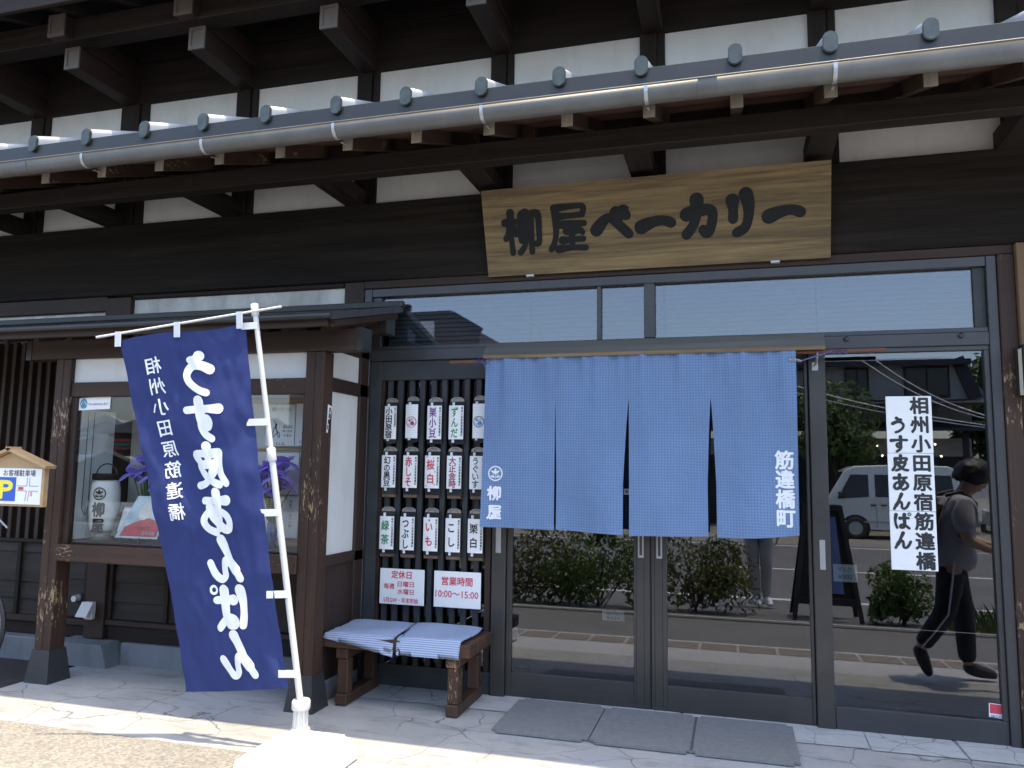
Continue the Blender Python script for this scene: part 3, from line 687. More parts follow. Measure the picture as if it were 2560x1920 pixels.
# ---------------------------------------------------------------- ground
def zs(y):
    a = -y
    return 0.0 if a < 1.3 else max(-.2, -.045 * (a - 1.3))
def concrete(name, c1, c2, crack, cscale=2.6, cw=.012, stains=None, blue=None):
    m, nt, bs = nt_new(name); v = coords(nt, (1, 1, 1), rnd=False)
    n = noise_n(nt, v, 1.5, 8, .68); c = ramp(nt, n, [(.28, c1), (.72, c2)])
    if blue:
        b = noise_n(nt, coords(nt, (1, 1, 1), rnd=False, loc=(3.1, 7.7, 0)), 1.1, 3, .5); c = mixc(nt, ramp(nt, b, [(.5, (0, 0, 0)), (.62, (.8, .8, .8))]), c, blue)
    if stains:
        g = noise_n(nt, coords(nt, (1.2, 4, 1), rnd=False), 2.6, 7, .7); c = mixc(nt, ramp(nt, g, [(.52, (0, 0, 0)), (.66, (.85, .85, .85))]), c, stains)
    f = noise_n(nt, v, 190, 3); c = mixc(nt, .22, c, ramp(nt, f, [(.3, (.12, .12, .12)), (.7, (.75, .75, .75))]))
    wz = nd(nt, 'ShaderNodeTexNoise'); wz.inputs['Scale'].default_value = 3; wz.inputs['Detail'].default_value = 5; nt.links.new(v, wz.inputs['Vector'])
    wv = nd(nt, 'ShaderNodeVectorMath', operation='MULTIPLY_ADD'); wv.inputs[1].default_value = (.22, .22, .22); nt.links.new(wz.outputs['Color'], wv.inputs[0]); nt.links.new(v, wv.inputs[2])
    vo = nd(nt, 'ShaderNodeTexVoronoi', feature='DISTANCE_TO_EDGE'); vo.inputs['Scale'].default_value = cscale; nt.links.new(wv.outputs[0], vo.inputs['Vector'])
    k = ramp(nt, vo.outputs['Distance'], [(0, (1, 1, 1)), (cw, (0, 0, 0))])
    br = noise_n(nt, v, 1.3, 3); kk = mixc(nt, 1.0, k, ramp(nt, br, [(.4, (0, 0, 0)), (.55, (1, 1, 1))]), 'MULTIPLY')
    c = mixc(nt, kk, c, crack); nt.links.new(c, bs.inputs['Base Color']); bs.inputs['Roughness'].default_value = .85
    bump(nt, bs, noise_n(nt, v, 45, 6), .25, .006); return m
def pebbles(name, c1, c2, sc=70):
    m, nt, bs = nt_new(name); v = coords(nt, (1, 1, 1), rnd=False)
    vo = nd(nt, 'ShaderNodeTexVoronoi'); vo.inputs['Scale'].default_value = sc; nt.links.new(v, vo.inputs['Vector'])
    sp = nd(nt, 'ShaderNodeSeparateColor'); nt.links.new(vo.outputs['Color'], sp.inputs[0])
    c = ramp(nt, sp.outputs[0], [(.0, c1), (1, c2)]); n = noise_n(nt, v, 1.2, 5); c = mixc(nt, .3, c, ramp(nt, n, [(.3, c1), (.7, c2)]))
    nt.links.new(c, bs.inputs['Base Color']); bs.inputs['Roughness'].default_value = .8; bump(nt, bs, vo.outputs['Distance'], -.5, .006); return m
M['fore'] = concrete('forecourt_concrete', (.2, .2, .185), (.37, .365, .335), (.1, .097, .09), 2.4, .012, (.135, .135, .125), (.24, .265, .3))
M['thresh'] = concrete('threshold_concrete', (.34, .35, .34), (.47, .47, .45), (.13, .125, .115), 3.3, .014, (.25, .25, .235))
M['agg'] = pebbles('exposed_aggregate', (.12, .11, .095), (.3, .28, .24), 85)
M['pave'] = pebbles('grey_granite_paving', (.3, .305, .31), (.46, .465, .47), 160)
M['pavedark'] = pebbles('dark_permeable_paving', (.09, .09, .09), (.17, .17, .165), 140)
M['tact'] = plain('tactile_tile', (.22, .195, .17), .8, 0, .15, 12)
M['asph'] = pebbles('asphalt', (.07, .07, .072), (.16, .16, .16), 110)
M['soil'] = plain('dark_soil', (.03, .026, .022), .95, 0, .4, 14, .6)
def sheet(name, x0, x1, ys, mat, dz=0.0, kind='structure', nx=1):
    mb = MB(); ys = sorted(ys)
    for a, b in zip(ys[:-1], ys[1:]): mb.add([(x0, a, zs(a) + dz), (x1, a, zs(a) + dz), (x1, b, zs(b) + dz), (x0, b, zs(b) + dz)], [(0, 1, 2, 3)])
    return solo(name, mb, M[mat], (0, 0, 0), kind=kind, fix=False)
solo('ground', MB().add([(-400, -400, -.33), (400, -400, -.33), (400, 400, -.33), (-400, 400, -.33)], [(0, 1, 2, 3)]), M['asph'], (0, 0, 0), kind='structure', fix=False)
sheet('forecourt', -4.44, 12, [-1.29, .06], 'fore')
sheet('soil_bed', -14, -4.441, [-1.29, .06], 'soil', -.03)
tb = MB(); rnd = random.Random(4); x = -2.42
while x < 1.42:
    w = rnd.uniform(.28, .62); j = rnd.uniform(-.012, .012)
    tb.add([(x + .004, -.285 + j, .005), (x + w - .004, -.285 - j + rnd.uniform(-.015, .012), .005), (x + w - .004 + rnd.uniform(-.02, .02), .05, .005), (x + .004, .05, .005)], [(0, 1, 2, 3)]); x += w
solo('threshold_paving', tb, M['thresh'], (0, 0, 0), kind='structure', fix=False)
sheet('aggregate_paving', -14, -2.0, [-1.76, -1.3, -1.2901], 'agg', .0)
sheet('slab_paving', -1.999, 12, [-1.76, -1.3, -1.2901], 'pave', .0)
sheet('pavement', -60, 60, [-2.2, -1.761], 'pave')
sheet('dark_pavement', -60, 60, [-3.62, -2.2001], 'pavedark')
tm = MB()
for k in range(-40, 60):
    x = k * .305
    for q in range(4):
        yy = -1.83 - q * .08; tm.add([(x + .01, yy - .022, zs(yy) + .004), (x + .295, yy - .022, zs(yy) + .004), (x + .295, yy + .022, zs(yy) + .004), (x + .01, yy + .022, zs(yy) + .004), (x + .02, yy - .014, zs(yy) + .009), (x + .285, yy - .014, zs(yy) + .009), (x + .285, yy + .014, zs(yy) + .009), (x + .02, yy + .014, zs(yy) + .009)],
                                     [(0, 1, 5, 4), (1, 2, 6, 5), (2, 3, 7, 6), (3, 0, 4, 7), (4, 5, 6, 7)])
solo('tactile_paving', tm, M['tact'], (0, 0, 0), kind='structure')
jm = MB()
for k in range(-20, 30):
    x = k * .9 + .25; jm.add([(x, -2.195, zs(-2.195) + .002), (x + .006, -2.195, zs(-2.195) + .002), (x - .16, -1.765, zs(-1.765) + .002), (x - .166, -1.765, zs(-1.765) + .002)], [(0, 1, 2, 3)])
solo('paving_joint', jm, M['void'], (0, 0, 0), kind='structure', fix=False)
solo('kerb', MB().box(-60, 60, -3.78, -3.621, -.3, -.085, .01), M['pavedark'], (0, 0, 0), kind='structure')
sheet('verge', -60, 60, [-5.05, -3.781], 'asph', -.005)
solo('road', MB().add([(-120, -14.5, -.2), (120, -14.5, -.2), (120, -5.0501, -.2), (-120, -5.0501, -.2)], [(0, 1, 2, 3)]), M['asph'], (0, 0, 0), kind='structure', fix=False)
rl = MB()
for y in (-5.9, -9.3, -13.9): rl.add([(-60, y - .07, -.196), (60, y - .07, -.196), (60, y + .07, -.196), (-60, y + .07, -.196)], [(0, 1, 2, 3)])
solo('road_marking', rl, plain('road_paint', (.6, .6, .58), .8, 0, .2, 20), (0, 0, 0), kind='structure', fix=False)
sheet('parking_lot', -120, 120, [-60, -14.51], 'agg', 0)
# door mats
def mat_mb(w, d):
    bm = bmesh.new(); bmesh.ops.create_cube(bm, size=1)
    for v in bm.verts: v.co = Vector((v.co.x * w, v.co.y * d, .006 + v.co.z * .012))
    bmesh.ops.bevel(bm, geom=[e for e in bm.edges if abs(e.verts[0].co.z - e.verts[1].co.z) > .005], offset=.03, segments=4, affect='EDGES')
    return MB().bm(bm)
d0 = solo('doormat', mat_mb(.525, .62), M['mat'], (0, 0, 0)); d0.location = (-1.022, -.337, .0055)
tag(d0, 'grey rubber doormat nearest the bench, before the left sliding door', 'doormat', 'doormats at the entrance')
d1 = dup(d0, (-.49, -.345, .0055), 'grey doormat in the middle of the three, before the door meeting stiles')
d2 = dup(d0, (.02, -.347, .0055), 'grey doormat at the right end of the row, before the right sliding door')

# ---------------------------------------------------------------- name board over the door
SB, ST = Vector((0, -.052, 2.655)), Vector((0, -.222, 3.178))
sdir = (ST - SB).normalized(); sL = (ST - SB).length; snor = Vector((0, -sdir.z, sdir.y))
def sfn(u, v, d):
    p = SB + sdir * v + snor * d; return (u, p.y, p.z)
t = thing('name_board', (-.487, -.06, 2.655), 'long wooden shop name board with dark brush lettering, tilted forward above the doors', 'sign')
bm_ = MB(); bm_.prism([(-1.53, 0), (.556, 0), (.556, sL), (-1.538, sL)], sfn, -.03, 0)
part('board', bm_, M['signwood'], t)
lt = MB(); zz = lambda z: (z - 2.655) / .523 * sL
sf2 = lambda u, v, d: sfn(u, v, d + .002)
for ch, x0, x1, z0, z1, tk in (('柳', -1.4, -1.157, 2.785, 3.04, .036), ('屋', -1.105, -.868, 2.785, 3.055, .036), ('ベ', -.815, -.585, 2.835, 3.0, .056), ('ー', -.545, -.33, 2.875, 2.95, .06), ('カ', -.28, -.08, 2.815, 3.035, .058), ('リ', -.015, .135, 2.81, 3.045, .056), ('ー', .2, .408, 2.885, 2.955, .06)):
    brush(lt, ch, sf2, (x0 + x1) / 2, zz((z0 + z1) / 2), x1 - x0 - tk * .4, zz(z1) - zz(z0) - tk * .4, tk * 1.2)
part('lettering', lt, M['inksign'], t)
for x in (-1.25, .25):
    part('hanger', MB().bar((x, -.02, 2.65), (x, -.055, 2.65), .05, .012), M['galv'], t)

# ---------------------------------------------------------------- noren
NT = 2.106
def ny(x, z):
    t = (NT - z) / 1.05
    return -.168 + math.exp(-t * 7) * (.006 * math.sin(x * 88) + .006 * math.sin(x * 53 + 1)) + t * (.026 * math.sin(x * 6.4 + 2.2) + .014 * math.sin(x * 15 + z * 3)) + math.exp(-((t - .15) / .3) ** 2) * .011 * math.sin(x * 23 + z * 2) + .012 * noise.noise(Vector((x * 9, z * 2, 1))) * min(1, t * 4) + .0022 * noise.noise(Vector((x * 30, z * 22, 4)))
edges = [((-1.502, -1.512), (-1.051, -1.058), (1.052, 1.045)), ((-1.051, -1.045), (-.602, -.636), (1.047, 1.033)), ((-.602, -.6), (-.129, -.153), (1.03, 1.038)), ((-.129, -.104), (.342, .336), (1.033, 1.066))]
nb = MB()
for (l, r, zb) in edges:
    def fn(u, v):
        zbot = zb[0] + (zb[1] - zb[0]) * (u ** 2 if zb[1] > 1.06 else u)
        z = NT + (zbot - NT) * v
        s = max(0, min(1, (1.829 - z) / .5)) ** .75
        w = min(1, v * 1.0)
        a = l[0] + (l[1] - l[0]) * (s if l[0] > -1.5 else v); b = r[0] + (r[1] - r[0]) * (s if r[0] < .3 else v)
        x = a + (b - a) * u; return (x, ny(x, z), z)
    nb.grid(fn, 40, 70)
t = thing('noren_curtain', (-.58, -.168, 1.03), 'blue checked cotton shop curtain in four panels hanging across the sliding doors', 'curtain')
nc = part('curtain', nb, M['noren'], t, fix=False)
bm = bmesh.new(); bm.from_mesh(nc.data); bmesh.ops.remove_doubles(bm, verts=bm.verts[:], dist=.0004); bm.to_mesh(nc.data); bm.free()
nfn = lambda u, v, d: (u, ny(u, v) - .003 - d, v)
lt = MB()
for ch, cz in (('柳', 1.258), ('屋', 1.143)): brush(lt, ch, nfn, -1.428, cz, .078, .076, .0135)
part('lettering', lt, M['whiteprint'], t); lt = MB()
for i, ch in enumerate('筋違橋町'): put_char(lt, ch, nfn, .267, (1.479, 1.372, 1.263, 1.158)[i], .104, .108, .032, 2)
part('lettering', lt, M['whiteprint'], t)
cm = MB(); crest(cm, nfn, -1.424, 1.379, .047); part('crest', cm, M['whiteprint'], t)
part('rod', MB().tube([(-1.755, -.135, 2.086), (.815, -.135, 2.094)], .0115, 10), M['copper'], t)
cd = MB()
for x0, s in ((-1.56, 1), (.54, -1)):
    for k in range(3): cd.tube([(x0 + .03 * k + .014 * math.cos(a), -.165 + .014 * math.sin(a), 2.084 + .012 * math.cos(a / 2)) for a in [math.pi * 2 * i / 10 for i in range(11)]], .0028, 6)
cd.tube([(-1.52, -.18, 2.08), (-1.505, -.185, 2.06), (-1.495, -.185, 2.03), (-1.497, -.184, 2.01)], .004, 6)
cd.tube([(.53, -.18, 2.085), (.45, -.19, 2.06), (.37, -.19, 2.035)], .0045, 6)
part('cord', cd, M['cord'], t)
part('safety_pin', MB().tube([(.37, -.188, 2.035), (.35, -.189, 2.044), (.31, -.189, 2.047)], .003, 6).tube([(.37, -.188, 2.032), (.31, -.189, 2.04)], .002, 6).lathe([(0, -.006), (.008, -.004), (.008, .004), (0, .006)], (.308, -.189, 2.044), 8, 'x'), M['steel'], t)

# ---------------------------------------------------------------- product tags on the lattice
SMALL = '相州小田原宿筋違橋町'
rows = [[('小田原宿', 'ink', 1), ('', 'red', 1), ('栗小豆', 'purple', 0), ('ずんだ', 'green', 0), ('', 'blueink', 1)],
        [('幻の黒豆', 'ink', 0), ('赤しそ', 'red', 0), ('桜白', 'red', 0), ('大正金時', 'dred', 0), ('うぐいす', 'dgreen', 0)],
        [('緑茶', 'green', 0), ('つぶし', 'ink', 0), ('いも', 'red', 0), ('こし', 'ink', 0), ('栗白', 'ink', 0)]]
xs = [[-2.208, -2.055, -1.894, -1.742, -1.585], [-2.21, -2.056, -1.901, -1.749, -1.592], [-2.21, -2.065, -1.901, -1.748, -1.596]]
zb = [(1.563, 1.872, 1.595, 1.815), (1.232, 1.545, 1.276, 1.488), (.845, 1.15, .874, 1.088)]
labels = [['lantern style tag lettered 小田原宿 in black, top left of the lattice', 'ribbed white tag with a round red rimmed picture and no writing', 'product tag lettered 栗小豆 in purple on the lattice', 'product tag lettered ずんだ in green on the lattice', 'ribbed white tag with a round blue picture beside the curtain edge'],
          ['product tag lettered 幻の黒豆 in black above a wooden block', 'product tag lettered 赤しそ in red above a wooden block', 'product tag lettered 桜白 in red with pink blossoms', 'product tag lettered 大正金時 in dark red above a wooden block', 'product tag lettered うぐいす in dark green beside the curtain'],
          ['product tag lettered 緑茶 in green above the closing days notice', 'product tag lettered つぶし in black above the closing days notice', 'product tag lettered いも in red with a small red mark on top', 'product tag lettered こし in black above the opening hours notice', 'product tag lettered 栗白 in black under the curtain corner']]
M['tube'] = plain('white_highlight', (.8, .82, .84), .25, 0, .02)  # near-white colour standing in for the highlight on the glossy tags
M['tagblock'] = wood('tag_block', (.12, .075, .05), (.3, .2, .14), 'z', scale=40)
M['tagcap'] = plain('tag_cap', (.32, .3, .27), .25, .2, .2, 30)
M['tagback'] = plain('tag_backing', (.03, .032, .034), .12, 0, .1)
for r in range(3):
    for c in range(5):
        txt, colr, lan = rows[r][c]; cx = xs[r][c]; z0, z1, p0, p1 = zb[r]; w = .089 if lan else .104
        if lan and c: z0 += .008; z1 += .008; p0 += .006; p1 += .01
        y = -.002
        t = thing('product_tag', (cx, y, z0), labels[r][c], 'sign', 'product tags hung on the lattice')
        h = w / 2
        if lan: bk = [(-h, z0 + .02), (-h * .6, z0 + .004), (0, z0), (h * .6, z0 + .004), (h, z0 + .02), (h, z1 - .03), (-h, z1 - .03)]
        else: bk = [(-h, z0), (h, z0), (h, z1 - .03), (-h, z1 - .03)]
        part('backing', MB().prism(bk, lambda a, b, d: (cx + a, d, b), y - .012, y + .004), M['tagback'], t)
        cp = [(-h * .9, z1 - .0295), (h * .9, z1 - .0295), (h * .86, z1 - .014), (h * .45, z1 - .002), (0, z1), (-h * .45, z1 - .002), (-h * .86, z1 - .014)]
        part('cap', MB().prism(cp, lambda a, b, d: (cx + a, d, b), y - .011, y + .003), M['tagcap'], t)
        part('cap_ring', MB().tube([(cx - h * .5, y - .0125, z1 - .027), (cx - h * .45, y - .0135, z1 - .014), (cx, y - .0135, z1 - .007), (cx + h * .45, y - .0135, z1 - .014), (cx + h * .5, y - .0125, z1 - .027)], .0016, 5), M['black'], t)
        part('highlight_strip', MB().tube([(cx - h * .45, y - .017, p0 - .022 if not lan else p0 - .012), (cx - h * .45, y - .017, p1 + .022 if not lan else p1 + .016)], .009, 8), M['tube'], t)  # white strip added as a painted highlight on the tag, no lamp inside
        def curve(u, v, d, cx=cx, y=y, w=w): return (cx + u, y - .0275 - .008 * (1 - (2 * u / w) ** 2) - d, v)
        part('paper', MB().grid(lambda a, b: curve((a - .5) * w * .97, p0 + (p1 - p0) * b, 0), 8, 1), M['paper'], t, fix=False)
        if lan:
            rb = MB()
            for k in range(15):
                zz_ = p0 + (p1 - p0) * (k + .5) / 15; rb.grid(lambda a, b: curve((a - .5) * w * .96, zz_ + (b - .5) * .0012, .0003), 6, 1)
            part('rib', rb, plain('lantern_rib', (.5, .52, .5), .7), t, fix=False); t.children[-1]['kind'] = 'stuff'
        lf_ = lambda u, v, d, cv=curve: cv(u, v, d + .0008)
        lt = MB()
        if txt:
            n = len(txt); top = p1 - .008; pit = (p1 - p0 - .014) / n
            if n == 2: pit = .09; top = (p0 + p1) / 2 + .092
            for i, ch in enumerate(txt): put_char(lt, ch, lf_, -.009, top - pit * (i + .5), .052 if n > 2 else .058, min(.068, pit * 1.08), .026, 2)
            part('lettering', lt, M[colr], t)
            sm = MB(); hh = (p1 - p0) * (.6 if lan else .88)
            column(sm, SMALL, lf_, w * .385, p1 - .008, hh / len(SMALL), .0125, hh / len(SMALL) * .95, .03, 1); part('side_lettering', sm, M['ink'], t)
        else:
            cz = (p0 + p1) / 2 - .005; rg = MB(); disc(rg, lf_, 0, cz, .033, .037, 24); part('picture_rim', rg, M['red' if colr == 'red' else 'ink'], t)
            pc = MB(); disc(pc, lf_, 0, cz, 0, .0328, 24, dep=-.0002); part('picture', pc, plain('round_print', (.72, .6, .62) if colr == 'red' else (.5, .6, .72), .5, 0, .5, 60), t)
            p2 = MB(); disc(p2, lf_, .008, cz - .008, 0, .014, 12, dep=.0002); disc(p2, lf_, -.012, cz + .01, 0, .008, 10, dep=.0003); part('picture_motif', p2, M['dred' if colr == 'red' else 'blueink'], t); t.children[-1]['kind'] = 'stuff'
        if txt == '桜白':
            pk = MB()
            for (a, b) in ((-.035, .1), (.012, .095), (-.038, .008), (.02, .012), (-.03, .06), (.022, .052)): disc(pk, lf_, a, p0 + b * 2.05, 0, .006, 6)
            part('blossom', pk, M['pink'], t); t.children[-1]['kind'] = 'stuff'
        if txt == 'いも':
            pk = MB(); disc(pk, lf_, -.008, p1 - .018, 0, .008, 8, sx=.8); part('mark', pk, M['red'], t)
        if r > 0: part('block', MB().box(cx - h * .9, cx + h * .9, y - .02, y + .012, z0 - .02, z0 - .001, .002), M['tagblock'], t)
# notices
def notice(x0, x1, z0, z1, label, group):
    t = thing('notice_plate', ((x0 + x1) / 2, -.012, z0), label, 'sign', group)
    part('plate', MB().box(x0, x1, -.018, -.01, z0, z1, .002), M['panel'], t); return t
nf = flat(-.0192)
t = notice(-2.253, -1.941, .523, .75, 'white notice in red giving the weekly closing days, left of the two notices', 'notices under the product tags')
lt = MB(); line(lt, '定休日', nf, -2.17, -2.03, .713, .052, .022, 2); part('heading', lt, M['red'], t)
lt = MB(); line(lt, '毎週', nf, -2.222, -2.148, .638, .036, .018, 2)
line(lt, '日曜日', nf, -2.125, -2.012, .654, .038, .016, 2); line(lt, '水曜日', nf, -2.125, -2.012, .606, .038, .016, 2); part('lettering', lt, M['red'], t); lt = MB(); line(lt, '5月GW・年末年始', nf, -2.222, -1.98, .551, .036, .014, 2)
part('lettering', lt, M['red'], t)
t = notice(-1.873, -1.557, .525, .751, 'white notice in red giving opening hours 10:00 to 15:00', 'notices under the product tags')
lt = MB(); line(lt, '営業時間', nf, -1.82, -1.612, .69, .058, .02, 2); part('heading', lt, M['red'], t)
lt = MB(); line(lt, '10:00〜15:00', nf, -1.86, -1.572, .612, .06, .012, 2)
part('lettering', lt, M['red'], t)

# ---------------------------------------------------------------- sheets on the fixed window
t = thing('window_sign', (.946, .028, .882), 'tall white sign of three stacked sheets with black brush lettering on the right window', 'sign')
for z0, z1, xo in ((1.528, 1.848, .001), (1.206, 1.526, 0), (.882, 1.204, -.001)):
    part('sheet', MB().box(.83 + xo, 1.064 + xo, .024, .0295, z0, z1, .001), M['panel'], t)
wf = flat(.0232); lt = MB(); rt = MB()
for i, ch in enumerate('相州小田原宿筋違橋'): put_char(rt, ch, wf, 1.003, 1.795 - i * .1074 + (0 if i < 3 else .0), .1, .1, .036, 3)
part('lettering', rt, M['ink'], t)
for i, ch in enumerate('うす皮あんぱん'): brush(lt, ch, wf, .892, 1.685 - i * .107, .08, .082, .0165)
part('lettering', lt, M['ink'], t)
t = thing('security_sticker', (1.318, .029, .13), 'small red and white security sticker at the bottom corner of the right window', 'sticker')
part('sheet', MB().prism([(1.274, .137), (1.36, .13), (1.36, .204), (1.276, .208)], lambda a, b, d: (a, d, b), .0285, .0297), M['panel'], t)
part('red_field', MB().add([(1.279, .0281, .156), (1.357, .0281, .153), (1.357, .0281, .201), (1.28, .0281, .205)], [(0, 1, 2, 3)]), M['red'], t)
lt = MB(); line(lt, 'SECOM', flat(.028), 1.282, 1.354, .1425, .018, .03, 2); part('lettering', lt, plain('navy_ink', (.05, .12, .35), .5), t)
t = thing('open_sign', (-.643, .026, 1.263), 'tiny white sticker with one character in the gap of the blue curtain', 'sticker')
part('sheet', MB().box(-.658, -.626, .0345, .0375, 1.262, 1.296), M['panel'], t); lt = MB(); put_char(lt, '開', flat(.0342), -.642, 1.279, .022, .022, .02, 2); part('lettering', lt, M['ink'], t)
for nm, x, z, w, h, a, b, lab in (('a', .61, .78, .13, .1, 'ずんだ', '¥302', 'small price card behind the right window, lettered ずんだ'), ('b', -.75, .47, .14, .06, '麻婆中華まん', '¥237', 'small price card low behind the left door')):
    t = thing('price_card', (x, .2, z), lab, 'card', 'price cards inside the glass'); y = .2
    part('card', MB().box(x - w / 2, x + w / 2, y, y + .003, z, z + h), M['paper'], t)
    lt = MB(); line(lt, a, flat(y - .001), x - w * .3, x + w * .3, z + h * .7, h * .3, .01, 2); line(lt, b, flat(y - .001), x - w * .3, x + w * .3, z + h * .3, h * .34, .02, 2); part('lettering', lt, M['blueink'], t)

# ---------------------------------------------------------------- bench and cushions
t = thing('bench', (-1.93, -.27, 0), 'worn brown timber bench below the notices', 'bench')
for y0, y1 in ((-.485, -.35), (-.344, -.205), (-.199, -.06)): part('seat_plank', MB().box(-2.41, -1.462, y0, y1, .332, .404, .005), M['bench'], t)
for x in (-2.265, -1.567):
    part('foot', MB().box(x - .037, x + .037, -.485, -.03, .006, .07, .006), M['benchleg'], t)
    for y0, y1 in ((-.468, -.4), (-.12, -.055)): part('leg', MB().box(x - .034, x + .034, y0, y1, .0705, .27, .005), M['benchleg'], t)
    part('cross_piece', MB().box(x - .045, x + .03, -.475, -.05, .2705, .3315, .005), M['benchleg'], t)
def cushion(P00, P10, P01, P11, seed):
    """P00 back left, P10 back right, P01 front left, P11 front right on the bench; the front lip hangs down"""
    rn = random.Random(seed); ph = rn.uniform(0, 6)
    def f(u, v, top):
        p = (Vector(P00) * (1 - u) + Vector(P10) * u) * (1 - v) + (Vector(P01) * (1 - u) + Vector(P11) * u) * v
        e = (4 * u * (1 - u)) ** .45 * (4 * v * (1 - v)) ** .45
        z = p.z + (.014 * e + .004 * math.sin(9 * u + ph) * e + .005 * math.sin(7 * v + 3 * u + ph)) * (1 if top else .0)
        if not top: z -= .008 * e
        if p.y < -.478: z -= (-.478 - p.y) * 1.2
        y = max(p.y, -.478 - (-.478 - p.y) * .45) if p.y < -.478 else p.y
        return (p.x + .006 * math.sin(6 * v + ph), y, z)
    m = MB(); m.grid(lambda u, v: f(u, v, True), 26, 26); m.grid(lambda u, v: f(1 - u, v, False), 26, 26)
    return m
c1 = solo('cushion', cushion((-2.395, -.075, .42), (-1.975, -.03, .42), (-2.385, -.5, .412), (-1.93, -.55, .405), 1), M['cushion'], (-2.17, -.27, .41), 'blue and white striped cushion at the left end of the bench', 'cushion', 'striped cushions on the bench', fix=False)
c2 = solo('cushion', cushion((-1.965, -.05, .428), (-1.51, -.08, .428), (-1.9, -.55, .415), (-1.515, -.55, .415), 2), M['cushion'], (-1.72, -.3, .41), 'blue and white striped cushion on the bench, nearest the curtain', 'cushion', 'striped cushions on the bench', fix=False)
for c in (c1, c2):
    bm = bmesh.new(); bm.from_mesh(c.data); bmesh.ops.remove_doubles(bm, verts=bm.verts[:], dist=.004); bm.to_mesh(c.data); bm.free()

# ---------------------------------------------------------------- banner flag
t = thing('banner_flag', (-2.1, -1.2, 0), 'navy banner flag with white lettering on a white pole in a white plastic base', 'banner')
bm = bmesh.new(); bmesh.ops.create_cube(bm, size=1)
for v in bm.verts:
    k = 1 if v.co.z < 0 else .93
    v.co = Vector((-1.985 + v.co.x * .42 * k, -1.42 + v.co.y * .52 * k, .055 + v.co.z * .095))
bmesh.ops.bevel(bm, geom=[e for e in bm.edges if abs(e.verts[0].co.z - e.verts[1].co.z) > .05], offset=.05, segments=5, affect='EDGES')
bmesh.ops.bevel(bm, geom=[e for e in bm.edges if min(e.verts[0].co.z, e.verts[1].co.z) > .09], offset=.018, segments=3, affect='EDGES')
part('base', MB().bm(bm), M['plasticw'], t)
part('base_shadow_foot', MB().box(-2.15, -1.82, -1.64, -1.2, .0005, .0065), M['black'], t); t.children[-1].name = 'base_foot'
HB = Vector((-2.1, -1.205, .1))
hb = MB(); hb.lathe([(.05, 0), (.046, .012), (.032, .02), (.03, .1), (.043, .102), (.046, .11), (.046, .14), (.04, .15), (.024, .15), (.022, .12)], HB, 20)
for k in range(10):
    a = k * .628; hb.bar(HB + Vector((.034 * math.cos(a), .034 * math.sin(a), .02)), HB + Vector((.032 * math.cos(a), .032 * math.sin(a), .1)), .008, .008)
part('socket', hb, M['plasticw'], t)
P0, P1 = Vector((-2.098, -1.205, .2)), Vector((-2.42, -1.3, 2.238))
pj = P0 + (P1 - P0) * .62
part('pole', MB().tube([P0, pj], .0165, 14).tube([pj + (P1 - P0) * .002, P1], .0135, 14), M['plasticw'], t)
cl = MB(); ax = (P1 - P0).normalized()
cl.tube([pj - ax * .035, pj - ax * .03, pj + ax * .03, pj + ax * .035], [.021, .023, .023, .02], 14); part('pole_joint', cl, M['plasticw'], t)
part('pole_cap', MB().tube([P1 - ax * .05, P1 - ax * .048, P1 + ax * .012, P1 + ax * .016], [.018, .02, .02, .012], 12), M['plasticw'], t)
TL, TR_, BL, BR_ = Vector((-3.085, -1.5, 2.042)), Vector((-2.462, -1.315, 2.152)), Vector((-2.745, -1.25, .24)), Vector((-2.158, -1.235, .308))
XA, XB = Vector((-3.2, -1.535, 2.06)), Vector((-2.275, -1.275, 2.236))
part('crossbar', MB().tube([XA, XB], .0065, 10), M['plasticw'], t)
def flg(u, v, d=0.0):
    p = (TL * (1 - u) + TR_ * u) * (1 - v) + (BL * (1 - u) + BR_ * u) * v
    env = math.sin(math.pi * min(1, max(0, v))) ** .7
    s = .018 * math.sin(3.2 * u + 2.0 * v + .5) * env + .010 * math.sin(9 * u - 5 * v) * env * (1 - .3 * u) + .010 * math.exp(-((u - .8) / .12) ** 2) * math.sin(9 * v + 1) + .006 * math.sin(24 * u + 3) * max(0, v - .6)
    sag = .012 * math.sin(2 * math.pi * u) * (1 - v) - .02 * math.sin(math.pi * u) * v * v * .3
    e = .012 * math.sin(math.pi * v) * (1 if u > .5 else -1) * abs(2 * u - 1)
    s += .026 * noise.noise(Vector((u * 4, v * 7, 3))) * env + .008 * noise.noise(Vector((u * 14, v * 18, 8))) + .012 * math.exp(-((v - .93) / .06) ** 2) * noise.noise(Vector((u * 9, v * 12, 5)))
    return (p.x - e * .8, p.y + s - d, p.z + sag)
part('cloth', MB().grid(lambda a, b: flg(a, b), 44, 110), M['flag'], t, fix=False)
def slice_mb(mb, fnmap, du):
    """cuts flat lettering along a grid, then lays it on the cloth"""
    me = bpy.data.meshes.new('s'); me.from_pydata(mb.v, [], mb.f); bm = bmesh.new(); bm.from_mesh(me); bpy.data.meshes.remove(me)
    for axis, lim in (((1, 0, 0), 1.0), ((0, 1, 0), 1.0)):
        k = du
        while k < lim:
            bmesh.ops.bisect_plane(bm, geom=bm.verts[:] + bm.edges[:] + bm.faces[:], plane_co=Vector(axis) * k, plane_no=axis); k += du
    out = MB(); out.add([fnmap(v.co) for v in bm.verts], []) if False else None
    bm.verts.index_update(); out.add([fnmap(v.co) for v in bm.verts], [[v.index for v in f.verts] for f in bm.faces]); bm.free(); return out
uv = lambda u, v, d: (u, v, d)
big = MB()
